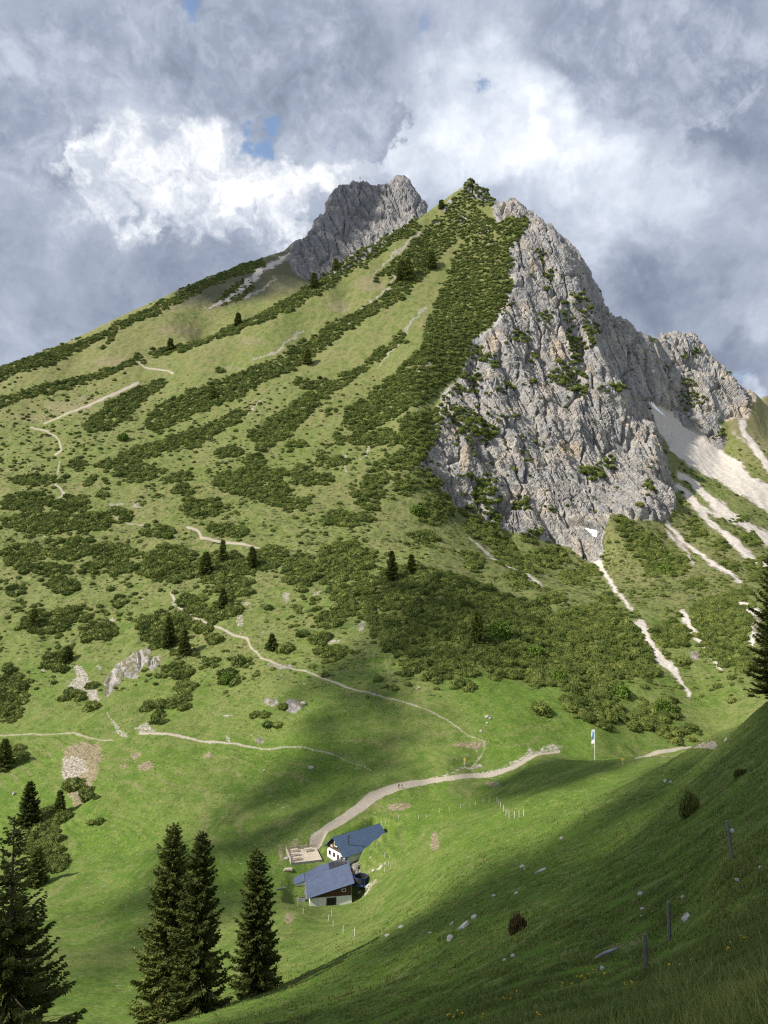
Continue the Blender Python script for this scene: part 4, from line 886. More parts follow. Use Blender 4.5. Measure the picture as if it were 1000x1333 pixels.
SM = [(38, 1074, 1018, .30, "pale spruce left of the erosion gully, taller than its neighbour", 1), (78, 1063, 1029, .26, "small pale spruce between the erosion gully and the taller pale spruce", 1), (48, 1152, 1103, .33, "spruce at the left border below the erosion gully, behind the near young spruce", 0), (6, 1000, 962, .34, "dark spruce at the left border below the level trail", 0),
      (510, 757, 718, .24, "slim spruce on the crest of the hump thicket", 0), (536, 745, 722, .26, "smaller spruce right of the slim one on the hump crest", 0), (622, 838, 796, .26, "spruce in the middle of the dark hump thicket", 0), (290, 732, 703, .2, "slim grey green spruce poking out of the middle belt by the trail", 0), (268, 748, 718, .34, "yellowish spruce in the belt above the winding trail", 1),
      (220, 842, 803, .28, "yellowish spruce left of the winding trail, upper of two", 1), (240, 852, 820, .30, "yellowish spruce left of the winding trail, lower of two", 1), (44, 818, 793, .3, "small spruce at the left end of the lower left pine patch", 0), (290, 790, 765, .3, "small pale spruce right of the winding trail's start", 1), (354, 846, 826, .4, "stubby small spruce above the trail bend", 0), (328, 738, 712, .3, "pale small spruce in the middle belt", 1),
      (523, 365, 339, .3, "left of two dark spruces high on the grassy rib", 0), (531, 364, 336, .3, "right of two dark spruces high on the grassy rib", 0), (562, 350, 328, .4, "dark broad spruce in the upper pine band below the summit", 0), (222, 456, 441, .3, "tiny spruce on the left shoulder crest", 0), (310, 424, 408, .3, "tiny spruce midway along the shoulder crest", 0), (409, 374, 356, .3, "small spruce on the shoulder crest under the far summit", 0),
      (277, 520, 502, .35, "small spruce in the long diagonal pine band, lower one", 0), (400, 474, 455, .35, "small spruce in the long diagonal pine band, upper one", 0), (88, 862, 842, .4, "yellow green small spruce above the left scree notch", 1), (574, 272, 261, .3, "tiny spruce on the skyline left of the front summit", 0), (437, 352, 337, .3, "tiny spruce at the rock foot of the far summit", 0)]
for i, (u, vb, vt, ra, lab, pale) in enumerate(SM):
    sc_ = ground_at(u, vb)[1] / F
    spruce_px(u, vb, vt, ra, 300 + i, lab, group='small spruces on the slopes', spacing=max(1.6 * sc_, .3), nb=6, step=max(1.3 * sc_, .25), tw=max(3.6 * sc_, .6), mat=M_SPRUCE_L if pale else M_SPRUCE)
# ------------------------------------------------------------------ drifting cumulus over and behind the viewer: they shade parts of the slopes
def ico(sub):
    t = (1 + 5 ** .5) / 2
    v = [(-1, t, 0), (1, t, 0), (-1, -t, 0), (1, -t, 0), (0, -1, t), (0, 1, t), (0, -1, -t), (0, 1, -t), (t, 0, -1), (t, 0, 1), (-t, 0, -1), (-t, 0, 1)]
    f = [(0, 11, 5), (0, 5, 1), (0, 1, 7), (0, 7, 10), (0, 10, 11), (1, 5, 9), (5, 11, 4), (11, 10, 2), (10, 7, 6), (7, 1, 8), (3, 9, 4), (3, 4, 2), (3, 2, 6), (3, 6, 8), (3, 8, 9), (4, 9, 5), (2, 4, 11), (6, 2, 10), (8, 6, 7), (9, 8, 1)]
    v = [np.array(p) / np.linalg.norm(p) for p in v]
    for _ in range(sub):
        c, nf = {}, []
        def mid(a, b):
            k = (min(a, b), max(a, b))
            if k not in c: q = v[a] + v[b]; v.append(q / np.linalg.norm(q)); c[k] = len(v) - 1
            return c[k]
        for a, b, d in f:
            x, y, z = mid(a, b), mid(b, d), mid(d, a); nf += [(a, x, z), (b, y, x), (d, z, y), (x, y, z)]
        f = nf
    return np.array(v), np.array(f, np.int32)
M_CLOUD = simple('cloud_white', (.82, .83, .85), 1, .03, .02, spec=0)
def in_poly(p, x, y):
    r = False
    for i in range(len(p)):
        (ax, ay), (bx, by) = p[i], p[(i + 1) % len(p)]
        if (ay > y) != (by > y) and x < (bx - ax) * (y - ay) / (by - ay) + ax: r = not r
    return r
def edge_dist(p, x, y):
    m = 1e9
    for i in range(len(p)):
        (ax, ay), (bx, by) = p[i], p[(i + 1) % len(p)]; dx, dy = bx - ax, by - ay
        t = min(max(((x - ax) * dx + (y - ay) * dy) / max(dx * dx + dy * dy, 1e-9), 0), 1); m = min(m, math.hypot(x - ax - t * dx, y - ay - t * dy))
    return m
def cloud(ground_pts, H, step, cover=1.0, seed=0, feather=25.):
    """a cumulus of many puffs whose fringe thins out"""
    r = np.random.default_rng(seed); pl = []
    for p in ground_pts:
        p = Vector(p); t = (H - p.z) / SUN.z; q = p + SUN * t; pl.append((q.x, q.y))
    xs, ys = [p[0] for p in pl], [p[1] for p in pl]
    V, Fc, n = [], [], 0; iv, if_ = ico(1)
    for gx in np.arange(min(xs) - feather, max(xs) + feather, step):
        for gy in np.arange(min(ys) - feather, max(ys) + feather, step):
            x, y = gx + r.normal() * step * .3, gy + r.normal() * step * .3
            dd = edge_dist(pl, x, y) * (1 if in_poly(pl, x, y) else -1); k = min(max(.5 + dd / (2 * feather), 0), 1)
            if r.random() > cover * k: continue
            rad = step * r.uniform(.55, .95) * (.6 + .4 * k)
            V.append(iv * rad * np.array([1, 1, .75]) * (1 + .12 * r.normal(size=(len(iv), 1))) + np.array([x, y, H + abs(r.normal()) * step * .8])); Fc.append(if_ + n); n += len(iv)
    tag(mesh_obj('cloud', np.concatenate(V), np.concatenate(Fc), M_CLOUD, smooth=True), kind='structure')
ga = lambda *q: [g_ for g_ in (ground_at(*p) for p in q) if g_[1] < 1450]
cloud(ga((430, 1268), (500, 1218), (600, 1152), (700, 1108), (780, 1056), (832, 1004), (900, 979), (1000, 920)) + [(150, 130, -20), (110, 20, 5), (70, -60, 5), (-10, -50, 0), (-28, 30, -22), (-20, 50, -33)], 330, 6, .86, 1, 9)
cloud(ga((590, 1030), (680, 1000), (745, 989), (770, 991), (826, 990), (820, 1000), (770, 1012), (700, 1035), (640, 1048)), 330, 4, .95, 2, 4)
cloud(ga((380, 878), (450, 860), (520, 880), (535, 915), (510, 960), (540, 1003), (500, 1022), (460, 1045), (420, 1080), (350, 1120), (300, 1180), (200, 1250), (100, 1270), (110, 1190), (180, 1130), (260, 1075), (330, 1010), (400, 960), (390, 910)), 360, 5.5, .62, 3, 13)
cloud(ga((480, 800), (500, 755), (560, 745), (620, 765), (660, 800), (640, 850), (560, 870), (500, 860), (440, 860)), 420, 6, .55, 4, 22)
cloud([(-95, 84, -45), (-62, 70, -40), (-30, 74, -42), (-22, 84, -45), (-24, 88, -30), (-22, 84, -24), (-32, 78, -22), (-60, 74, -25)], 300, 5, .5, 5, 6)
cloud([tuple(float(q) for q in unproject(*p)) for p in ((225, 388, 1010), (270, 360, 1050), (345, 335, 1130), (396, 306, 1245), (440, 240, 1335), (468, 230, 1352), (508, 238, 1345), (488, 290, 1275), (455, 325, 1220), (425, 352, 1150), (395, 362, 1060), (350, 385, 1000), (290, 392, 968), (250, 398, 960))], 1020, 11, 1, 6, 9)
# ------------------------------------------------------------------ built things
M_ROOF = simple('slate_blue_sheet', (.072, .092, .145), .5, .10, .6, spec=.3)
M_WOOD = simple('dark_larch_boards', (.085, .050, .030), .85, .45, 2.5, .02, stretch=(6, 6, .6))
M_PALEWOOD = simple('weathered_wood', (.42, .36, .28), .85, .3, 3, .01)
M_GREYWOOD = simple('grey_wood', (.13, .125, .12), .9, .35, 14, .01, stretch=(3, 3, .4))
M_WHITE = simple('whitewash', (.74, .73, .70), .85, .10, 1.2, .01)
M_DARK = simple('dark_opening', (.02, .02, .022), .6, .2, 3)
M_PANEL = simple('solar_cell', (.022, .026, .034), .25, .2, 6, spec=.6)
M_METAL = simple('grey_metal', (.35, .36, .37), .45, .1, 4, metal=.6)
M_BLACK = simple('black_pipe', (.03, .03, .03), .5, .2, 4)
M_STONE = simple('pale_limestone', (.36, .35, .325), .9, .4, 1.7, .08)
M_STONE_D = simple('grey_limestone', (.25, .255, .26), .9, .45, 2.5, .06)
M_FIELD = simple('field_stone', (.20, .185, .16), .9, .5, 1.5, .05)
M_BLUE = simple('blue_padding', (.03, .07, .22), .6, .15, 4)
M_NET = simple('dark_net', (.02, .022, .026), .9, .2, 8)
M_RED = simple('rust_red', (.30, .075, .04), .7, .2, 4)
M_YELLOW = simple('yellow_sign', (.72, .47, .04), .6, .1, 4)
M_FLAGW = simple('white_cloth', (.78, .79, .80), .8, .05, 3)
M_FLAGB = simple('blue_cloth', (.20, .36, .66), .8, .1, 3)
M_POST = simple('pale_post', (.52, .50, .46), .8, .15, 4)

class MB:
    def __init__(s): s.v = []; s.f = []
    def box(s, c, d, R=None, taper=1.0):
        n = len(s.v); R = R or Matrix.Identity(3)
        for k in ((-1, -1, -1), (1, -1, -1), (1, 1, -1), (-1, 1, -1), (-1, -1, 1), (1, -1, 1), (1, 1, 1), (-1, 1, 1)):
            t = taper if k[2] > 0 else 1
            s.v.append(Vector(c) + R @ Vector((k[0] * d[0] / 2 * t, k[1] * d[1] / 2 * t, k[2] * d[2] / 2)))
        s.f += [tuple(n + i for i in q) for q in ((3, 2, 1, 0), (4, 5, 6, 7), (0, 1, 5, 4), (1, 2, 6, 5), (2, 3, 7, 6), (3, 0, 4, 7))]; return s
    def prism(s, poly_, y0, y1, axis='y'):
        n = len(s.v); m = len(poly_)
        for y in (y0, y1):
            for (a, b) in poly_: s.v.append(Vector((a, y, b)) if axis == 'y' else Vector((y, a, b)))
        s.f += [tuple(range(n, n + m)), tuple(range(n + 2 * m - 1, n + m - 1, -1))] + [(n + (i + 1) % m, n + i, n + m + i, n + m + (i + 1) % m) for i in range(m)]; return s
    def slab(s, a, b, c, d, th):
        """a thick sheet on four corners"""
        a, b, c, d = map(Vector, (a, b, c, d)); nn = (b - a).cross(d - a).normalized() * th; n = len(s.v)
        s.v += [a, b, c, d, a + nn, b + nn, c + nn, d + nn]
        s.f += [tuple(n + i for i in q) for q in ((3, 2, 1, 0), (4, 5, 6, 7), (0, 1, 5, 4), (1, 2, 6, 5), (2, 3, 7, 6), (3, 0, 4, 7))]; return s
    def bar(s, p, q, r, n=6, r2=None):
        V, Fc = tube([p, q], [r, r if r2 is None else r2], n); k = len(s.v); s.v += V; s.f += [tuple(k + i for i in f) for f in Fc]; return s
    def build(s, name, mat, parent=None, smooth=False, fix=True):
        o = mesh_obj(name, s.v, s.f, mat, parent, smooth)
        if fix:
            import bmesh
            b = bmesh.new(); b.from_mesh(o.data); bmesh.ops.recalc_face_normals(b, faces=b.faces); b.to_mesh(o.data); b.free()
        return o
def at(u, Y): return (u - CX) / F * Y
# --- lower barn: mono-pitch roof rising to the right, front wall towards the valley viewer; local x right, y back
bx0, by0 = at(405, 202), 202.0
bz = -94.6; barn = empty('barn', (bx0, by0, bz), math.radians(9.5)); tag(barn, 'lower alpine barn with big plain blue-grey roof, white plinth and solar panels', 'barn', 'alpine hut buildings')
BW, BD, E0, E1 = 11.6, 16.6, 3.2, 6.1
MB().prism([(.25, -3), (BW - .25, -3), (BW - .25, 2.85), (.25, 2.85)], 0.1, BD - .3).build('plinth', M_WHITE, barn)
MB().prism([(.2, 2.85), (BW - .2, 2.85), (BW - .2, E1 - .12), (.2, E0 - .12)], .06, BD - .25).build('wall', M_WOOD, barn)
rf = MB().slab((-.5, -.75, E0 - .18), (BW + .45, -.75, E1 + .06), (BW + .45, BD + .2, E1 + .06), (-.5, BD + .2, E0 - .18), .14).build('roof', M_ROOF, barn)
g = (E1 - E0 + .24) / (BW + .95)
for k in range(4):
    xa = 6.5 + k * 1.25; f_ = lambda x: E0 - .18 + g * (x + .5) + .20
    MB().slab((xa, 12.2, f_(xa)), (xa + 1.17, 12.2, f_(xa + 1.17)), (xa + 1.17, 16.1, f_(xa + 1.17)), (xa, 16.1, f_(xa)), .07).build('solar_panel', M_PANEL, barn)
sm_ = MB()
for k in range(1, 17):
    yy = -.75 + k * 1.05; sm_.slab((-.48, yy, E0 - .02), (BW + .43, yy, E1 + .21), (BW + .43, yy + .06, E1 + .21), (-.48, yy + .06, E0 - .02), .035)
sm_.build('roof_seams', M_ROOF, barn)
MB().bar((-.58, -.8, E0 - .22), (-.58, BD + .2, E0 - .22), .09, 6).build('gutter', M_METAL, barn)
m_ = MB()
for k in range(23): m_.box((.28 + k * .5, .035, 4.2 if k > 8 else 3.2), (.04, .03, 1.9 if k > 12 else .8))
m_.build('board_battens', M_WOOD, barn)
MB().box((5.9, .07, 1.15), (2.3, .12, 2.9)).build('door', M_DARK, barn)
for x in (4.68, 7.12): MB().box((x, .03, 1.2), (.16, .16, 3.0)).build('door_post', M_WOOD, barn)
w_ = MB().box((9.2, .02, 4.3), (1.15, .12, .75)).build('window', M_WHITE, barn); MB().box((9.2, -.05, 4.3), (.8, .04, .5)).build('pane', M_DARK, w_)
MB().bar((11.25, -.1, 2.0), (11.25, -.1, 6.0), .06).build('downpipe', M_METAL, barn)
MB().box((5.8, -.8, -.55), (3.4, 1.6, .35)).build('door_step', M_STONE, barn)
# lean-to at the back left of the barn
MB().prism([(-3.0, -3.5), (.2, -3.5), (.2, 2.9), (-3.0, 2.3)], 10.2, 15.4).build('annex_wall', M_WHITE, barn)
MB().slab((-3.5, 9.6, 2.42), (-.52, 9.6, 3.2), (-.52, 15.8, 3.2), (-3.5, 15.8, 2.42), .13).build('annex_roof', M_ROOF, barn)
MB().prism([(-2.6, -3.4), (-.3, -3.4), (-.3, 1.6), (-.9, 1.4)], 9.0, 10.1).build('buttress', M_STONE, barn)
mm = MB(); mm.slab((-2.6, 3.2, -1.4), (-2.0, 3.0, -1.4), (.0, 7.2, 1.9), (-.6, 7.4, 1.9), .12); mm.build('leaning_boards', M_GREYWOOD, barn)
# --- upper house: gable roof, ridge running back to the right
hx0, hy0, hz0 = at(437, 222), 222.0, -90.4
house = empty('alpine_hut', (hx0, hy0, hz0), math.radians(39)); tag(house, 'upper alpine hut with dark wooden gable, blue tiled roof and thin chimney pipe', 'hut', 'alpine hut buildings')
L_, Wd, EV, AP = 16.8, 9.4, 3.1, 7.0
MB().prism([(-Wd / 2 + .3, -3), (Wd / 2 - .3, -3), (Wd / 2 - .3, EV - .1), (-Wd / 2 + .3, EV - .1)], .45, L_ - .4, axis='x').build('wall', M_WHITE, house)
MB().prism([(-Wd / 2 + .3, EV - .1), (Wd / 2 - .3, EV - .1), (0, AP - .22)], .4, L_ - .45, axis='x').build('gable', M_WOOD, house)
tl, nt_, bs_ = material('blue_roof_tiles')
br = nt_.add('ShaderNodeTexBrick'); nt_.put(br.inputs['Vector'], nt_.add('ShaderNodeTexCoord').outputs['UV'])
br.inputs['Color1'].default_value = (.055, .09, .155, 1); br.inputs['Color2'].default_value = (.07, .108, .178, 1); br.inputs['Mortar'].default_value = (.022, .038, .065, 1); br.inputs['Scale'].default_value = 1; br.inputs['Mortar Size'].default_value = .05; br.inputs['Brick Width'].default_value = .75; br.inputs['Row Height'].default_value = .6
nt_.put(bs_.inputs['Base Color'], br.outputs[0]); bs_.inputs['Roughness'].default_value = .4; bs_.inputs['Specular IOR Level'].default_value = .45
for sgn in (-1, 1):
    e = sgn * (Wd / 2 + .45); ez = AP - (AP - EV) / (Wd / 2) * abs(e)
    r_ = MB().slab((-.6, 0, AP), (L_ + .3, 0, AP), (L_ + .3, e, ez), (-.6, e, ez), -.16 * -sgn * -1 if False else (.16 if sgn > 0 else .16)).build('roof', tl, house)
    uv = r_.data.uv_layers.new(name='UVMap')
    for lp in r_.data.loops:
        c = r_.data.vertices[lp.vertex_index].co; uv.data[lp.index].uv = (c.x, c.y * 1.3)
cpipe = MB().bar((3.2, -2.6, 4.4), (3.2, -2.6, 7.7), .14).build('chimney_pipe', M_BLACK, house); MB().bar((3.2, -2.6, 7.65), (3.2, -2.6, 7.85), .24, 8, .1).build('cap', M_BLACK, cpipe)
w_ = MB().box((.36, -.1, 4.9), (.12, 1.5, 1.3)).build('window', M_WHITE, house); MB().box((.29, -.1, 4.95), (.05, 1.15, .95)).build('pane', M_DARK, w_)
MB().box((.28, -.1, 4.12), (.35, 1.7, .22)).build('window_box', M_ALDER, house)
for y, z in ((2.1, 4.1), (-2.0, 4.3), (1.9, 3.75)): MB().box((.33, y, z), (.06, 1.1, .35)).build('sign_board', M_PALEWOOD, house)
for y in (-2.9, .8, 3.0): w_ = MB().box((.4, y, 1.6), (.1, 1.0, 1.2)).build('window', M_WOOD, house); MB().box((.33, y, 1.6), (.05, .7, .9)).build('pane', M_DARK, w_)
MB().box((.38, -1.2, 1.1), (.1, 1.1, 2.2)).build('door', M_WOOD, house)
# --- sun terrace between them
tx, ty = at(398, 224), 224.0
tz = -89.4; ter = empty('terrace', (tx, ty, tz), math.radians(16)); tag(ter, 'wooden sun terrace with plank railing between the two hut buildings', 'terrace')
MB().box((0, 0, -1.3), (9.0, 9.0, 2.6)).build('base', M_STONE, ter)
d_ = MB()
for k in range(22): d_.box((-4.3 + k * .41, 0, .06), (.37, 9.2, .08))
d_.build('deck', M_PALEWOOD, ter)
r_ = MB()
for zz in (.45, .75, 1.05): r_.box((-4.55, 0, zz), (.08, 9.3, .18)); r_.box((0, 4.6, zz), (9.2, .08, .18))
r_.build('railing', M_PALEWOOD, ter)
for x, y in ((-4.5, -4.5), (-4.5, -1.5), (-4.5, 1.5), (-4.5, 4.5), (-1.5, 4.5), (1.5, 4.5), (4.4, 4.5)): MB().box((x, y, .7), (.2, .2, 1.9)).build('post', M_PALEWOOD, ter)
def picnic(lx, ly, lab):
    R = Matrix.Rotation(math.radians(16), 3, 'Z'); p = R @ Vector((lx, ly, .1)); t = empty('picnic_table', (tx + p.x, ty + p.y, tz + p.z), math.radians(16)); tag(t, lab, 'table', 'tables on the terrace')
    MB().box((0, 0, .75), (2.2, .85, .07)).build('table_top', M_PALEWOOD, t)
    for s in (-1, 1):
        MB().box((0, s * .75, .45), (2.2, .32, .06)).build('bench', M_PALEWOOD, t); MB().box((s * .8, 0, .36), (.09, 1.6, .09)).build('crossbar', M_PALEWOOD, t); MB().box((s * .8, 0, .37), (.1, .5, .7)).build('leg', M_PALEWOOD, t)
for (lx, ly, lab) in ((-2.6, -2.8, 'picnic table at the front left corner of the terrace'), (-2.6, .2, 'picnic table in the middle of the terrace railing side'), (-2.3, 3.1, 'picnic table at the back left corner of the terrace'), (1.8, 2.6, 'picnic table on the terrace nearest the wooden gable')): picnic(lx, ly, lab)
# --- trampoline, stone heap, trough and boards round the hut
x, y, z = at(471, 207), 207.0, -90.9; zg = float(ground_z(x, y)[0]); z = max(z, zg)
tr = empty('trampoline', (x, y, z)); tag(tr, 'round blue trampoline with dark safety net right of the barn', 'trampoline')
ring = MB(); rail_ = MB(); net = MB(); n = 20
for k in range(n):
    a, b = 2 * math.pi * k / n, 2 * math.pi * (k + 1) / n; pa, pb = Vector((1.9 * math.cos(a), 1.9 * math.sin(a), .9)), Vector((1.9 * math.cos(b), 1.9 * math.sin(b), .9))
    ring.bar(pa, pb, .17, 6); rail_.bar(pa + Vector((0, 0, 1.9)), pb + Vector((0, 0, 1.9)), .04, 5)
    net.slab(pa * .97, pb * .97, pb * .97 + Vector((0, 0, 1.9)), pa * .97 + Vector((0, 0, 1.9)), .01)
ring.build('padding_ring', M_BLUE, tr, fix=False); rail_.build('top_rail', M_BLUE, tr, fix=False)
V, Fc = tube([(0, 0, .86), (0, 0, .9)], [1.8, 1.8], 24); mesh_obj('jumping_mat', V, Fc, M_NET, tr); net.build('net', M_NET, tr)
for k in range(6):
    a = k * math.pi / 3; MB().bar((1.9 * math.cos(a), 1.9 * math.sin(a), -1.4), (1.9 * math.cos(a), 1.9 * math.sin(a), 2.8), .05).build('leg', M_BLUE, tr)
IV, IF = ico(2)
def stone(name, x, y, z, d, seed, mat, rot=0., lab=None, cat='rock', group=None, tilt=0., parent=None):
    r = np.random.default_rng(seed); o_ = r.uniform(0, 90, 3); q = IV * (1 + .38 * perlin(IV[:, 0] * 1.3 + o_[0], IV[:, 1] * 1.3 + o_[1], IV[:, 2] * 1.3 + o_[2])[:, None] + .18 * perlin(IV[:, 0] * 3.5 + o_[1], IV[:, 1] * 3.5, IV[:, 2] * 3.5)[:, None])
    q = np.sign(q) * np.abs(q) ** .8 * np.array(d) / 2
    o = mesh_obj(name, q, IF, mat, parent); o.location = (x, y, z); o.rotation_euler = (0, tilt, rot)
    if lab: tag(o, lab, cat, group)
    return o
hp = empty('stone_heap', (at(467, 215), 215, float(ground_z(at(467, 215), 215)[0]))); tag(hp, 'heap of grey field stones between upper hut and trampoline', 'stone heap')
k = 0
hv, hf, n = [], [], 0
for k in range(150):
    r = np.random.default_rng(700 + k); a, q = r.uniform(0, 6.28), r.random() ** .6; s = r.uniform(.18, .42)
    v = ico(1)[0] * (1 + .2 * r.normal(size=(42, 1))) * s + np.array([math.cos(a) * q * 2.6, math.sin(a) * q * 3.4, (1 - q) * 1.6]); hv.append(v); hf.append(ico(1)[1] + n); n += 42
mesh_obj('stones', np.concatenate(hv), np.concatenate(hf), M_FIELD, hp)
rr = MB()
for k in range(10):
    a = lambda t: Vector((at(455 + 18 * t, 212), 211 - 2.5 * t, -88.2 - 2.1 * t ** .6)); rr.bar(a(k / 10), a((k + 1) / 10), .14, 6)
tag(rr.build('drain_pipe', M_RED, fix=False), 'rust red pipe curving from the barn corner to the trampoline', 'pipe')
def ground_box(name, u, v, d, mat, lab, cat, rot=0., group=None):
    x, y, z = ground_at(u, v); t = empty(name, (x, y, z), rot); tag(t, lab, cat, group); return t
t = ground_box('water_trough', 393, 1173, None, None, 'grey stone water trough on the grass left below the barn', 'trough', .1)
q = MB(); q.box((0, 0, .4), (1.9, 1.0, .9)); q.build('basin', M_STONE_D, t); MB().box((0, 0, .87), (1.6, .7, .04)).build('water', M_PANEL, t); MB().bar((.8, .4, 0), (.8, .4, 1.6), .07).build('spout_post', M_GREYWOOD, t)
t = ground_box('board_pile', 375, 1134, None, None, 'pale stack of boards on the grass left of the annex', 'boards', .15)
for k in range(4): MB().box((.05 * k, .1 * (k % 2), .15 + k * .14), (2.6 - .2 * k, 1.0, .12)).build('board', M_PALEWOOD, t)
t = ground_box('log', 366, 1158, None, None, 'short grey log lying on the grass left of the barn', 'log', .3)
MB().bar((-1.3, 0, .25), (1.3, .1, .3), .22, 8).build('stem', M_GREYWOOD, t); MB().bar((.4, 0, .3), (.9, .5, .6), .09, 6).build('branch_stub', M_GREYWOOD, t)
# --- posts
def post(u, v, hgt, r, mat, lab, group, lean=(0, 0), name='fence_post', cat='post', square=False):
    x, y, z = ground_at(u, v); b = MB()
    top = Vector((lean[0] * hgt, lean[1] * hgt, hgt))
    if square: b.box((0, 0, hgt / 2 - .1), (2 * r, 2 * r, hgt + .2), taper=.88)
    else: b.bar((0, 0, -.2), top, r, 8, r * .85); b.bar(top, top + Vector((0, 0, r * .4)), r * .85, 8, r * .4)
    o = b.build(name, mat); o.location = (x, y, z); tag(o, lab, cat, group); return o
SEC = [("thin pale fence post right of the upper hut", "fence posts right of the hut", "497,1072 502,1074 489,1083 482,1097 491,1102 501,1116 507,1119 506,1126 501,1135 509,1129"),
       ("thin pale fence post in the row crossing the grass under the gravel road", "fence posts below the road", "519,1066 545,1066 555,1065 572,1058 585,1056 600,1052 612,1051 619,1048 629,1045 637,1044 647,1043"),
       ("thin pale fence post in the short row at the edge of the lit slope", "fence posts on the lit slope", "649,1046 652,1051 656,1056 659,1061 663,1064 670,1064 676,1063 682,1062"),
       ("thin pale fence post on the grass below the barn", "fence posts below the barn", "395,1190 388,1180 428,1198 434,1207 447,1215 462,1219 432,1192")]
for lab, grp, s_ in SEC:
    for (u, v) in P(s_): post(u, v, 1.25, .075, M_POST, lab, grp)
G_ = "old wooden posts on the near hillside"
def px_h(u, vb, vt): x, y, z = ground_at(u, vb); return (vb - vt) * y / F * 1.02
post(842, 1259, px_h(842, 1259, 1219), .065, M_GREYWOOD, "lowest of the three grey wooden posts, standing with a pale split side", G_, (-.04, 0))
post(872, 1225, px_h(872, 1225, 1177), .075, M_GREYWOOD, "thick upright grey wooden post, middle one of the three on the hillside", G_, (-.02, 0))
post(955, 1118, px_h(955, 1118, 1071), .06, M_GREYWOOD, "grey wooden post leaning left, highest of the three on the hillside", G_, (-.16, 0))
# --- trail signs, banner, summit cross
x, y, z = ground_at(605, 997); t = empty('trail_sign', (x, y, z)); tag(t, 'trail sign post with yellow arrows beside the path fork above the road', 'sign', 'trail signs')
MB().bar((0, 0, -.2), (0, 0, 2.7), .07).build('post', M_POST, t)
for k, s in ((2.4, 1), (2.05, -1), (1.7, 1)): MB().prism([(-.35 * s, k - .13), (.35 * s, k - .13), (.55 * s, k), (.35 * s, k + .13), (-.35 * s, k + .13)], -.14, -.09).build('arrow_board', M_YELLOW, t)
x, y, z = ground_at(811, 995); t = empty('trail_sign', (x, y, z)); tag(t, 'small yellow sign on a thin post by the right end of the shaded hump', 'sign', 'trail signs')
MB().bar((0, 0, -.2), (0, 0, 1.3), .05).build('post', M_POST, t); MB().box((0, -.07, 1.2), (.75, .05, .55)).build('board', M_YELLOW, t)
x, y, z = ground_at(774.5, 989.5); t = empty('flagpole', (x, y, z)); tag(t, 'tall white pole with long blue and white banner beside the road', 'flagpole')
hF = px_h(774.5, 989.5, 951)
MB().bar((0, 0, -.3), (0, 0, hF), .085, 8, .06).build('pole', M_FLAGW, t); MB().bar((.0, 0, hF - .12), (-1.25, 0, hF - .12), .03).build('cross_arm', M_METAL, t); MB().bar((0, 0, hF), (0, 0, hF + .15), .11, 8, .05).build('finial', M_METAL, t)
def banner(z0, z1, mat, nm, par):
    V, Fc = [], []; nx, nz = 6, 8
    for yy in (0, .015):
        for j in range(nz + 1):
            for i in range(nx + 1):
                fx, fz = i / nx, z0 + (z1 - z0) * j / nz; V.append((-.09 - 1.12 * fx, .10 * math.sin(fz * 1.7 + fx * 3) * fx + yy, fz))
    n = (nx + 1) * (nz + 1)
    for yy in (0, 1):
        for j in range(nz):
            for i in range(nx):
                a = yy * n + j * (nx + 1) + i; Fc.append((a, a + 1, a + nx + 2, a + nx + 1) if not yy else (a + nx + 1, a + nx + 2, a + 1, a))
    return mesh_obj(nm, V, Fc, mat, par)
bn = banner(hF - 5.4, hF - .2, M_FLAGW, 'banner', t)
fl = MB(); fl.slab((-.3, -.0, hF - 3.6), (-1.0, -.0, hF - 3.6), (-1.0, -.0, hF - 1.0), (-.3, -.0, hF - 1.0), .05)
bb = banner(hF - 3.9, hF - .9, M_FLAGB, 'blue_field', bn); bb.location = (-.12, -.03, 0); bb.scale = (.8, 1, 1)
x, y, z = ground_at(468, 239); y += 1.5; z = float(ground_z(x, y)[0]) if m_rock[np.searchsorted(YS, y), np.searchsorted(S, x / y)] < .3 else z
t = empty('summit_cross', (x, y, z)); tag(t, 'thin wooden cross on top of the far dark summit', 'cross')
_, _, zt = unproject(468, 229.5, y); hC = float(zt) - z
MB().box((0, 0, hC / 2 - .5), (.55, .45, hC + 1)).build('upright', M_GREYWOOD, t); MB().box((0, 0, hC * .72), (4.2, .40, .5)).build('crossbeam', M_GREYWOOD, t)
# --- people
M_SKIN = simple('skin', (.45, .27, .19), .6, .06, 8); M_HAIR = simple('dark_hair', (.03, .02, .015), .6, .2, 20); M_NAVY = simple('dark_jacket', (.022, .024, .035), .8, .2, 8)
M_PALEC = simple('pale_trousers', (.46, .42, .36), .8, .1, 8); M_BLK = simple('black_trousers', (.02, .02, .02), .8, .2, 8); M_REDC = simple('red_pack', (.25, .05, .04), .7, .1, 8); M_GREYC = simple('grey_shirt', (.34, .34, .36), .8, .1, 8)
def skin_mesh(name, vs, es, rad, mat, parent):
    me = bpy.data.meshes.new(name); me.from_pydata(vs, es, []); o = bpy.data.objects.new(name, me); COL.objects.link(o); o.parent = parent; me.materials.append(mat)
    m = o.modifiers.new('skin', 'SKIN'); m.use_smooth_shade = True
    for i, r in enumerate(rad): me.skin_vertices[0].data[i].radius = (r, r) if not isinstance(r, tuple) else r
    me.skin_vertices[0].data[0].use_root = True
    o.modifiers.new('sub', 'SUBSURF').levels = 1; o.modifiers['sub'].render_levels = 1
    return o
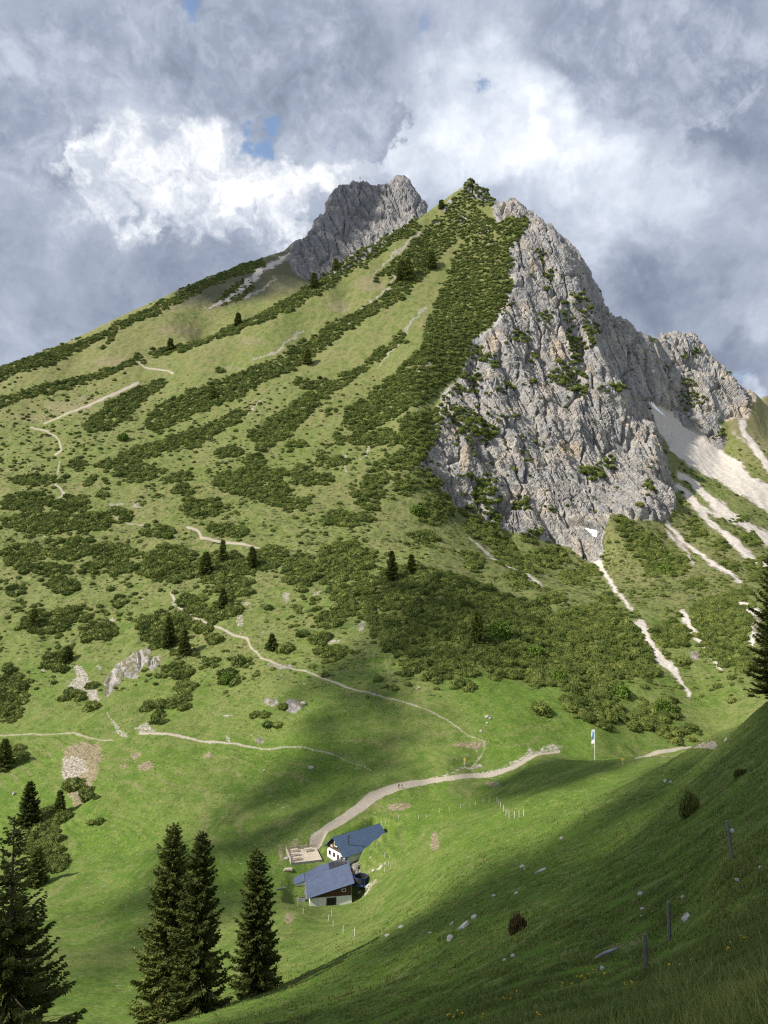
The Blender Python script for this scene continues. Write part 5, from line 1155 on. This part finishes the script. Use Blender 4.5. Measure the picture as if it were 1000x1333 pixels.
def person(x, y, z, rz, lab, top, legs, pack, step=.18):
    t = empty('person', (x, y, z), rz); tag(t, lab, 'person', 'walkers on the gravel road')
    V = [(0, 0, .95), (0, 0, 1.2), (0, -.01, 1.42), (0, 0, 1.52), (0, .02, 1.62), (0, .03, 1.74), (.10, 0, .90), (.10, step * .5, .50), (.10, step * .2, .08), (.10, step * .2 + .16, .04), (-.10, 0, .90), (-.10, -step * .2, .50), (-.10, -step, .10), (-.10, -step + .15, .04),
         (.19, 0, 1.40), (.25, -.04, 1.14), (.23, .10, .92), (.22, .14, .83), (-.19, 0, 1.40), (-.25, .02, 1.14), (-.23, .14, .94), (-.22, .18, .85)]
    E = [(0, 1), (1, 2), (2, 3), (3, 4), (4, 5), (0, 6), (6, 7), (7, 8), (8, 9), (0, 10), (10, 11), (11, 12), (12, 13), (2, 14), (14, 15), (15, 16), (16, 17), (2, 18), (18, 19), (19, 20), (20, 21)]
    Rr = [(.15, .10), (.145, .10), (.16, .10), .055, .085, .075, .082, .062, .042, .035, .082, .062, .042, .035, .055, .042, .034, .035, .055, .042, .034, .035]
    skin_mesh('body', V, E, Rr, M_SKIN, t)
    J = [0, 1, 2, 14, 15, 16, 18, 19, 20]; mp = {a: i for i, a in enumerate(J)}
    skin_mesh('jacket', [V[i] for i in J], [(mp[a], mp[b]) for a, b in E if a in mp and b in mp], [tuple(q + .022 for q in Rr[i]) if isinstance(Rr[i], tuple) else Rr[i] + .018 for i in J], top, t)
    J = [0, 6, 7, 8, 10, 11, 12]; mp = {a: i for i, a in enumerate(J)}
    skin_mesh('trousers', [V[i] for i in J], [(mp[a], mp[b]) for a, b in E if a in mp and b in mp], [tuple(q + .012 for q in Rr[i]) if isinstance(Rr[i], tuple) else Rr[i] + .022 for i in J], legs, t)
    q = IV * np.array([.098, .105, .085]) + np.array([0, .0, 1.73]); mesh_obj('hair', q, IF, M_HAIR, t, smooth=True)
    if pack:
        q = np.sign(IV) * np.abs(IV) ** .55 * np.array([.15, .10, .24]) + np.array([0, -.20, 1.25]); mesh_obj('backpack', q, IF, pack, t, smooth=True)
    return t
for (u, v, rz, lab, a, b, c) in ((519.3, 1026.5, .9, "walker in dark clothes with backpack, left of two on the gravel road", M_NAVY, M_BLK, M_REDC), (523.2, 1026.8, .8, "walker in grey top and pale trousers, right of two on the gravel road", M_GREYC, M_PALEC, M_NAVY)):
    x, y, z = ground_at(u, v); person(x, y, z, rz, lab, a, b, c)
# --- stones on the hillside and meadow
RK = [(586, 1223, 9, 10, .3, "white upright stone block, lowest of the limestone line on the hillside"), (603, 1208, 22, 7, -.75, "long pale limestone rib on the hillside above the white block"), (617, 1195, 10, 6, -.7, "upper end stone of the pale limestone line on the hillside"), (588, 1203, 9, 3, -.9, "thin slanted stone left of the pale limestone rib"),
      (704, 1134, 18, 4, -.45, "thin long pale slab on the hillside right of the lit edge"), (834, 1165, 8, 6, .2, "round white stone above the middle of the three grey posts"), (836, 1183, 7, 4, -.4, "flat pale stone just under the round white one"), (836, 1192, 5, 3, 0, "smallest pale stone under the round white one"), (784, 1262, 6, 7, 0, "bluish grey stone below the grey log on the near hillside"),
      (668, 1246, 7, 6, -.3, "grey stone below the reddish tipped bush"), (657, 1250, 6, 4, -.6, "small stone left of the grey one below the reddish bush"), (643, 1167, 6, 4, 0, "left of two small white stones above the reddish bush"), (672, 1163, 6, 4, -.4, "right of two small white stones above the reddish bush"), (731, 1092, 6, 4, -.4, "small white stone high on the hillside near the lit edge"),
      (945, 963, 8, 3, -.9, "thin pale stone close under the hillside crest"), (866, 1017, 5, 5, 0, "left of two pale stones above the small dark juniper"), (873, 1018, 5, 4, 0, "right of two pale stones above the small dark juniper"), (954, 1084, 6, 9, -.5, "pale stone slab right behind the leaning post"), (961, 1148, 5, 10, -1.0, "slanted grey stone below the leaning post"), (990, 1129, 5, 4, 0, "small white stone near the right border level with the leaning post's foot"),
      (894, 1196, 16, 9, -.85, "broken grey rock rib right of the thick wooden post"), (889, 1168, 6, 5, 0, "small pale rock above the broken grey rib"), (522, 1207, 9, 4, -.3, "left pale stone at the shade edge of the hillside"), (504, 1218, 8, 4, -.3, "lowest pale stone at the left shade edge of the hillside"), (560, 1215, 5, 3, 0, "tiny pale stone left of the white block"), (680, 1130, 7, 6, 0, "dark grey stones left of the thin long slab"),
      (634, 934, 5, 5, 0, "largest white stone in the middle of the bright meadow"), (638, 936, 4, 4, 0, "white stone touching the largest one on the bright meadow"), (634, 942, 3, 3, 0, "small white stone just below the largest on the bright meadow"), (626, 952, 4, 3, 0, "white stone lowest of those on the bright meadow"), (405, 1000, 9, 5, 0, "white boulder alone on the shaded slope above the hut road"), (373, 1119, 7, 5, 0, "white boulder left of the terrace corner"),
      (394, 917, 8, 5, 0, "white boulder at the right end of the outcrop under the winding trail"), (344, 1003, 3, 3, 0, "tiny white stone on the striped green slope"), (18, 1034, 4, 5, 0, "pale stone at the left border beside the pale spruce"), (479, 1154, 9, 5, -.6, "pale rubble stone right of the barn"), (468, 1162, 8, 4, -.5, "pale flat stone below the barn's right corner"), (486, 1134, 5, 4, 0, "white stone right of the trampoline")]
for i, (u, v, w, h, tl_, lab) in enumerate(RK):
    x, y, z = ground_at(u, v); k = y / F; o = stone('rock', x, y, z + h * k * .2, (w * k * .85, max(min(w, h) * k, .1), h * k * .85), 900 + i, M_STONE, rng.uniform(-.2, .2), lab, 'rock', 'pale limestone rocks', tl_)
# weathered log and small bushes on the near hillside
x, y, z = ground_at(790, 1245); k = y / F; t = empty('log', (x, y, z), .1); tag(t, 'thin bleached log lying on the near hillside left of the lowest post', 'log')
V, Fc = tube([(-17 * k, -.1, -.02), (-6 * k, 0, 2 * k + .03), (6 * k, .05, 5 * k + .03), (17 * k, .0, 8 * k + .05)], [.06, .07, .065, .04], 8); mesh_obj('stem', V, Fc, M_STONE_D, t, smooth=True); MB().bar((12 * k, 0, 7 * k), (15 * k, .1, 10 * k + .1), .025).build('branch_stub', M_STONE_D, t)
M_RTIP = foliage('reddish_bush', (.05, .055, .018), (.10, .09, .03), (.22, .11, .06), 3., .7)
for (u, v, w, h, mt, lab) in ((898, 1060, 11, 24, M_SPRUCE, "small dark juniper bush high on the shaded hillside"), (674, 1212, 10, 18, M_RTIP, "small bush with reddish tips alone on the shaded hillside"), (965, 1010, 8, 8, M_SPRUCE, "low dark tuft bush under the hillside crest at right")):
    x, y, z = ground_at(u, v); k = y / F; o = mesh_obj('hillside_bush', *bush(420, 1300 + u, 14, 6, .3, False, .62, 1.0), mt); o.location = (x, y, z + .1 * h * k); o.scale = (w * k, w * k, h * k * .9); tag(o, lab, 'shrub')
# ------------------------------------------------------------------ grass of the near hillside
M_GRASS = foliage('meadow_grass', (.066, .122, .021), (.140, .182, .042), (.31, .275, .11), .7, .42)
vis_n = VIS & (GY < 190) & (GV < 1420) & (GU > 230) & (GU < 1080)
pa = np.zeros_like(GX); pa[1:-1, 1:-1] = np.abs((GU[1:-1, 2:] - GU[1:-1, :-2]) * (GV[2:, 1:-1] - GV[:-2, 1:-1])) / 4
wt = pa * vis_n * np.interp(GY, [4, 10, 25, 60, 120, 190], [1.6, 1.5, 1.0, .9, .55, 0.]) * (fbm(GX / 1.1, GY / 1.1, GX * 0, 2) > -.55)
ii = np.minimum(np.searchsorted(np.cumsum(wt.ravel() / wt.sum()), rng.random(52000)), wt.size - 1)
dx = (US[1] - US[0]) if False else 1.4
gx = GX.flat[ii] + rng.uniform(-.5, .5, len(ii)) * GY.flat[ii] / F * 1.4; gy = GY.flat[ii] * (1 + rng.uniform(-.01, .01, len(ii)))
nb = 5
gx = np.repeat(gx, nb); gy = np.repeat(gy, nb); sp_ = np.interp(gy, [4, 15, 60, 190], [.05, .09, .2, .45]); gx = gx + rng.normal(size=len(gx)) * sp_; gy = gy + rng.normal(size=len(gy)) * sp_
gz = ground_z(gx, gy)
patch = np.clip(.55 + fbm(gx / 2.2, gy / 2.2, gx * 0 + 2, 2) * .8, .15, 1.4)
hh = rng.uniform(.10, .30, len(gx)) * patch * np.interp(gy, [4, 12, 40, 190], [1.5, 1.2, .95, 1.15]); stalk = rng.random(len(gx)) < .025; hh[stalk] *= 2.0
ww = np.maximum(.006 + .005 * rng.random(len(gx)), gy / F * rng.uniform(.35, .8, len(gx))); ww[stalk] *= .5
an = rng.uniform(0, 6.28, len(gx)); be = rng.uniform(.1, .75, len(gx)) * hh; ba = rng.uniform(0, 6.28, len(gx))
b = np.stack([gx, gy, gz - .02], -1); sd = np.stack([np.cos(an), np.sin(an), an * 0], -1) * ww[:, None]
mid_ = b + np.stack([np.cos(ba) * be * .3, np.sin(ba) * be * .3, hh * .6], -1); tip = b + np.stack([np.cos(ba) * be, np.sin(ba) * be, hh], -1)
GVv = np.stack([b - sd, b + sd, mid_ + sd * .7, mid_ - sd * .7, tip], 1).reshape(-1, 3); q = np.arange(len(gx))[:, None] * 5
GFf = np.concatenate([q + [0, 1, 2], q + [0, 2, 3], q + [3, 2, 4]]).astype(np.int32)
tag(mesh_obj('grass', GVv, GFf, M_GRASS), 'tufted alpine grass on the near hillside', 'grass', kind='stuff')
# yellow flowers: each one a stem and a head
M_PETAL = simple('yellow_petal', (.78, .48, .02), .6, .12, 30)
def flower_mesh():
    b = MB(); b.bar((0, 0, -.02), (.01, 0, .2), .004, 4)
    for k in range(7):
        a = k * 6.283 / 7; c, s = math.cos(a), math.sin(a); n = len(b.v)
        b.v += [Vector((.006 * c, .006 * s, .2)), Vector((.035 * c - .014 * s, .035 * s + .014 * c, .212)), Vector((.05 * c, .05 * s, .205)), Vector((.035 * c + .014 * s, .035 * s - .014 * c, .212))]; b.f.append((n, n + 1, n + 2, n + 3))
    b.bar((0, 0, .195), (0, 0, .222), .016, 6, .008)
    return b
fm = flower_mesh().build('wildflower', M_PETAL, fix=False); fme = fm.data; bpy.data.objects.remove(fm)
FL = [(592, 1322, 10, 6), (586, 1328, 8, 4), (676, 1297, 5, 5), (664, 1301, 5, 3), (656, 1308, 3, 3), (772, 1270, 8, 5), (786, 1274, 4, 3), (884, 1297, 3, 3), (982, 1309, 3, 2), (816, 1288, 4, 3), (826, 1285, 3, 2), (890, 1262, 20, 8), (975, 1226, 12, 6), (700, 1330, 5, 3), (735, 1290, 14, 6), (950, 1235, 18, 6), (628, 1328, 4, 3), (962, 1315, 10, 6), (860, 1316, 14, 6), (912, 1240, 14, 6), (760, 1278, 10, 5)]
n = 0
for (u, v, a, b_) in FL:
    for k in range(4 if a > 7 else 2):
        uu, vv = u + rng.normal() * a * .5, min(v + rng.normal() * b_ * .5, 1332)
        x, y, z = ground_at(uu, vv)
        if y > 60: continue
        o = bpy.data.objects.new('wildflower', fme); COL.objects.link(o); o.location = (x, y, z + .02); o.rotation_euler = (rng.uniform(-.3, .5), rng.uniform(-.3, .3), rng.uniform(0, 6)); s_ = rng.uniform(.7, 1.0) * np.interp(y, [6, 30], [.5, .8]); o.scale = (s_, s_, s_ * 1.1)
        tag(o, 'yellow wildflower in the grass at the bottom of the near hillside', 'flower', 'yellow wildflowers in the near grass'); n += 1
# tufts on the pastures beyond
w = VIS * (GV > 800) * (GY > 170) * (GY < 420) * ((m_path + m_road + m_rock + m_scree) < .1) * np.clip(fbm(GX / 14, GY / 14, GX * 0 + 41, 3) + .4, .05, 1)
pr_ = (w * area).ravel(); ii = np.minimum(np.searchsorted(np.cumsum(pr_ / pr_.sum()), rng.random(26000)), pr_.size - 1)
TV, TF = bush(9, 950, 4, 2, .5)
hx, hy = GX.flat[ii] + rng.uniform(-.4, .4, len(ii)), GY.flat[ii] + rng.uniform(-.4, .4, len(ii)); hz = ground_z(hx, hy); hr = rng.uniform(.12, .42, len(ii)) * np.interp(hy, [170, 400], [.8, 1.3])
V_ = TV[None] * np.stack([hr * 1.3, hr * 1.1, hr * .55], -1)[:, None] + np.stack([hx, hy, hz - .03], -1)[:, None]
M_TUFT = foliage('pasture_tufts', (.060, .100, .018), (.105, .150, .030), (.20, .19, .08), .25, .5)
tag(mesh_obj('pasture_grass', V_.reshape(-1, 3), (TF[None] + (np.arange(len(ii)) * len(TV))[:, None, None]).reshape(-1, 3).astype(np.int32), M_TUFT), 'grass tufts of the pasture round the huts', 'grass', kind='stuff')

# small white stones strewn over the pasture left of the huts
sme = mesh_data('pasture_stone', (IV * (1 + .25 * perlin(IV[:, 0] * 2, IV[:, 1] * 2, IV[:, 2] * 2)[:, None]) * np.array([1, .8, .6]), IF), M_STONE)
for k in range(60):
    u, v = rng.uniform(130, 420), rng.uniform(985, 1180)
    x, y, z = ground_at(u, v); o = bpy.data.objects.new('pasture_stone', sme); COL.objects.link(o)
    r = rng.uniform(.10, .30); o.location = (x, y, z + r * .2); o.scale = (r, r, r); o.rotation_euler = (0, 0, rng.uniform(0, 6))
    tag(o, 'small pale stone lying in the striped green pasture left of the huts', 'stone', 'small stones in the left pasture')
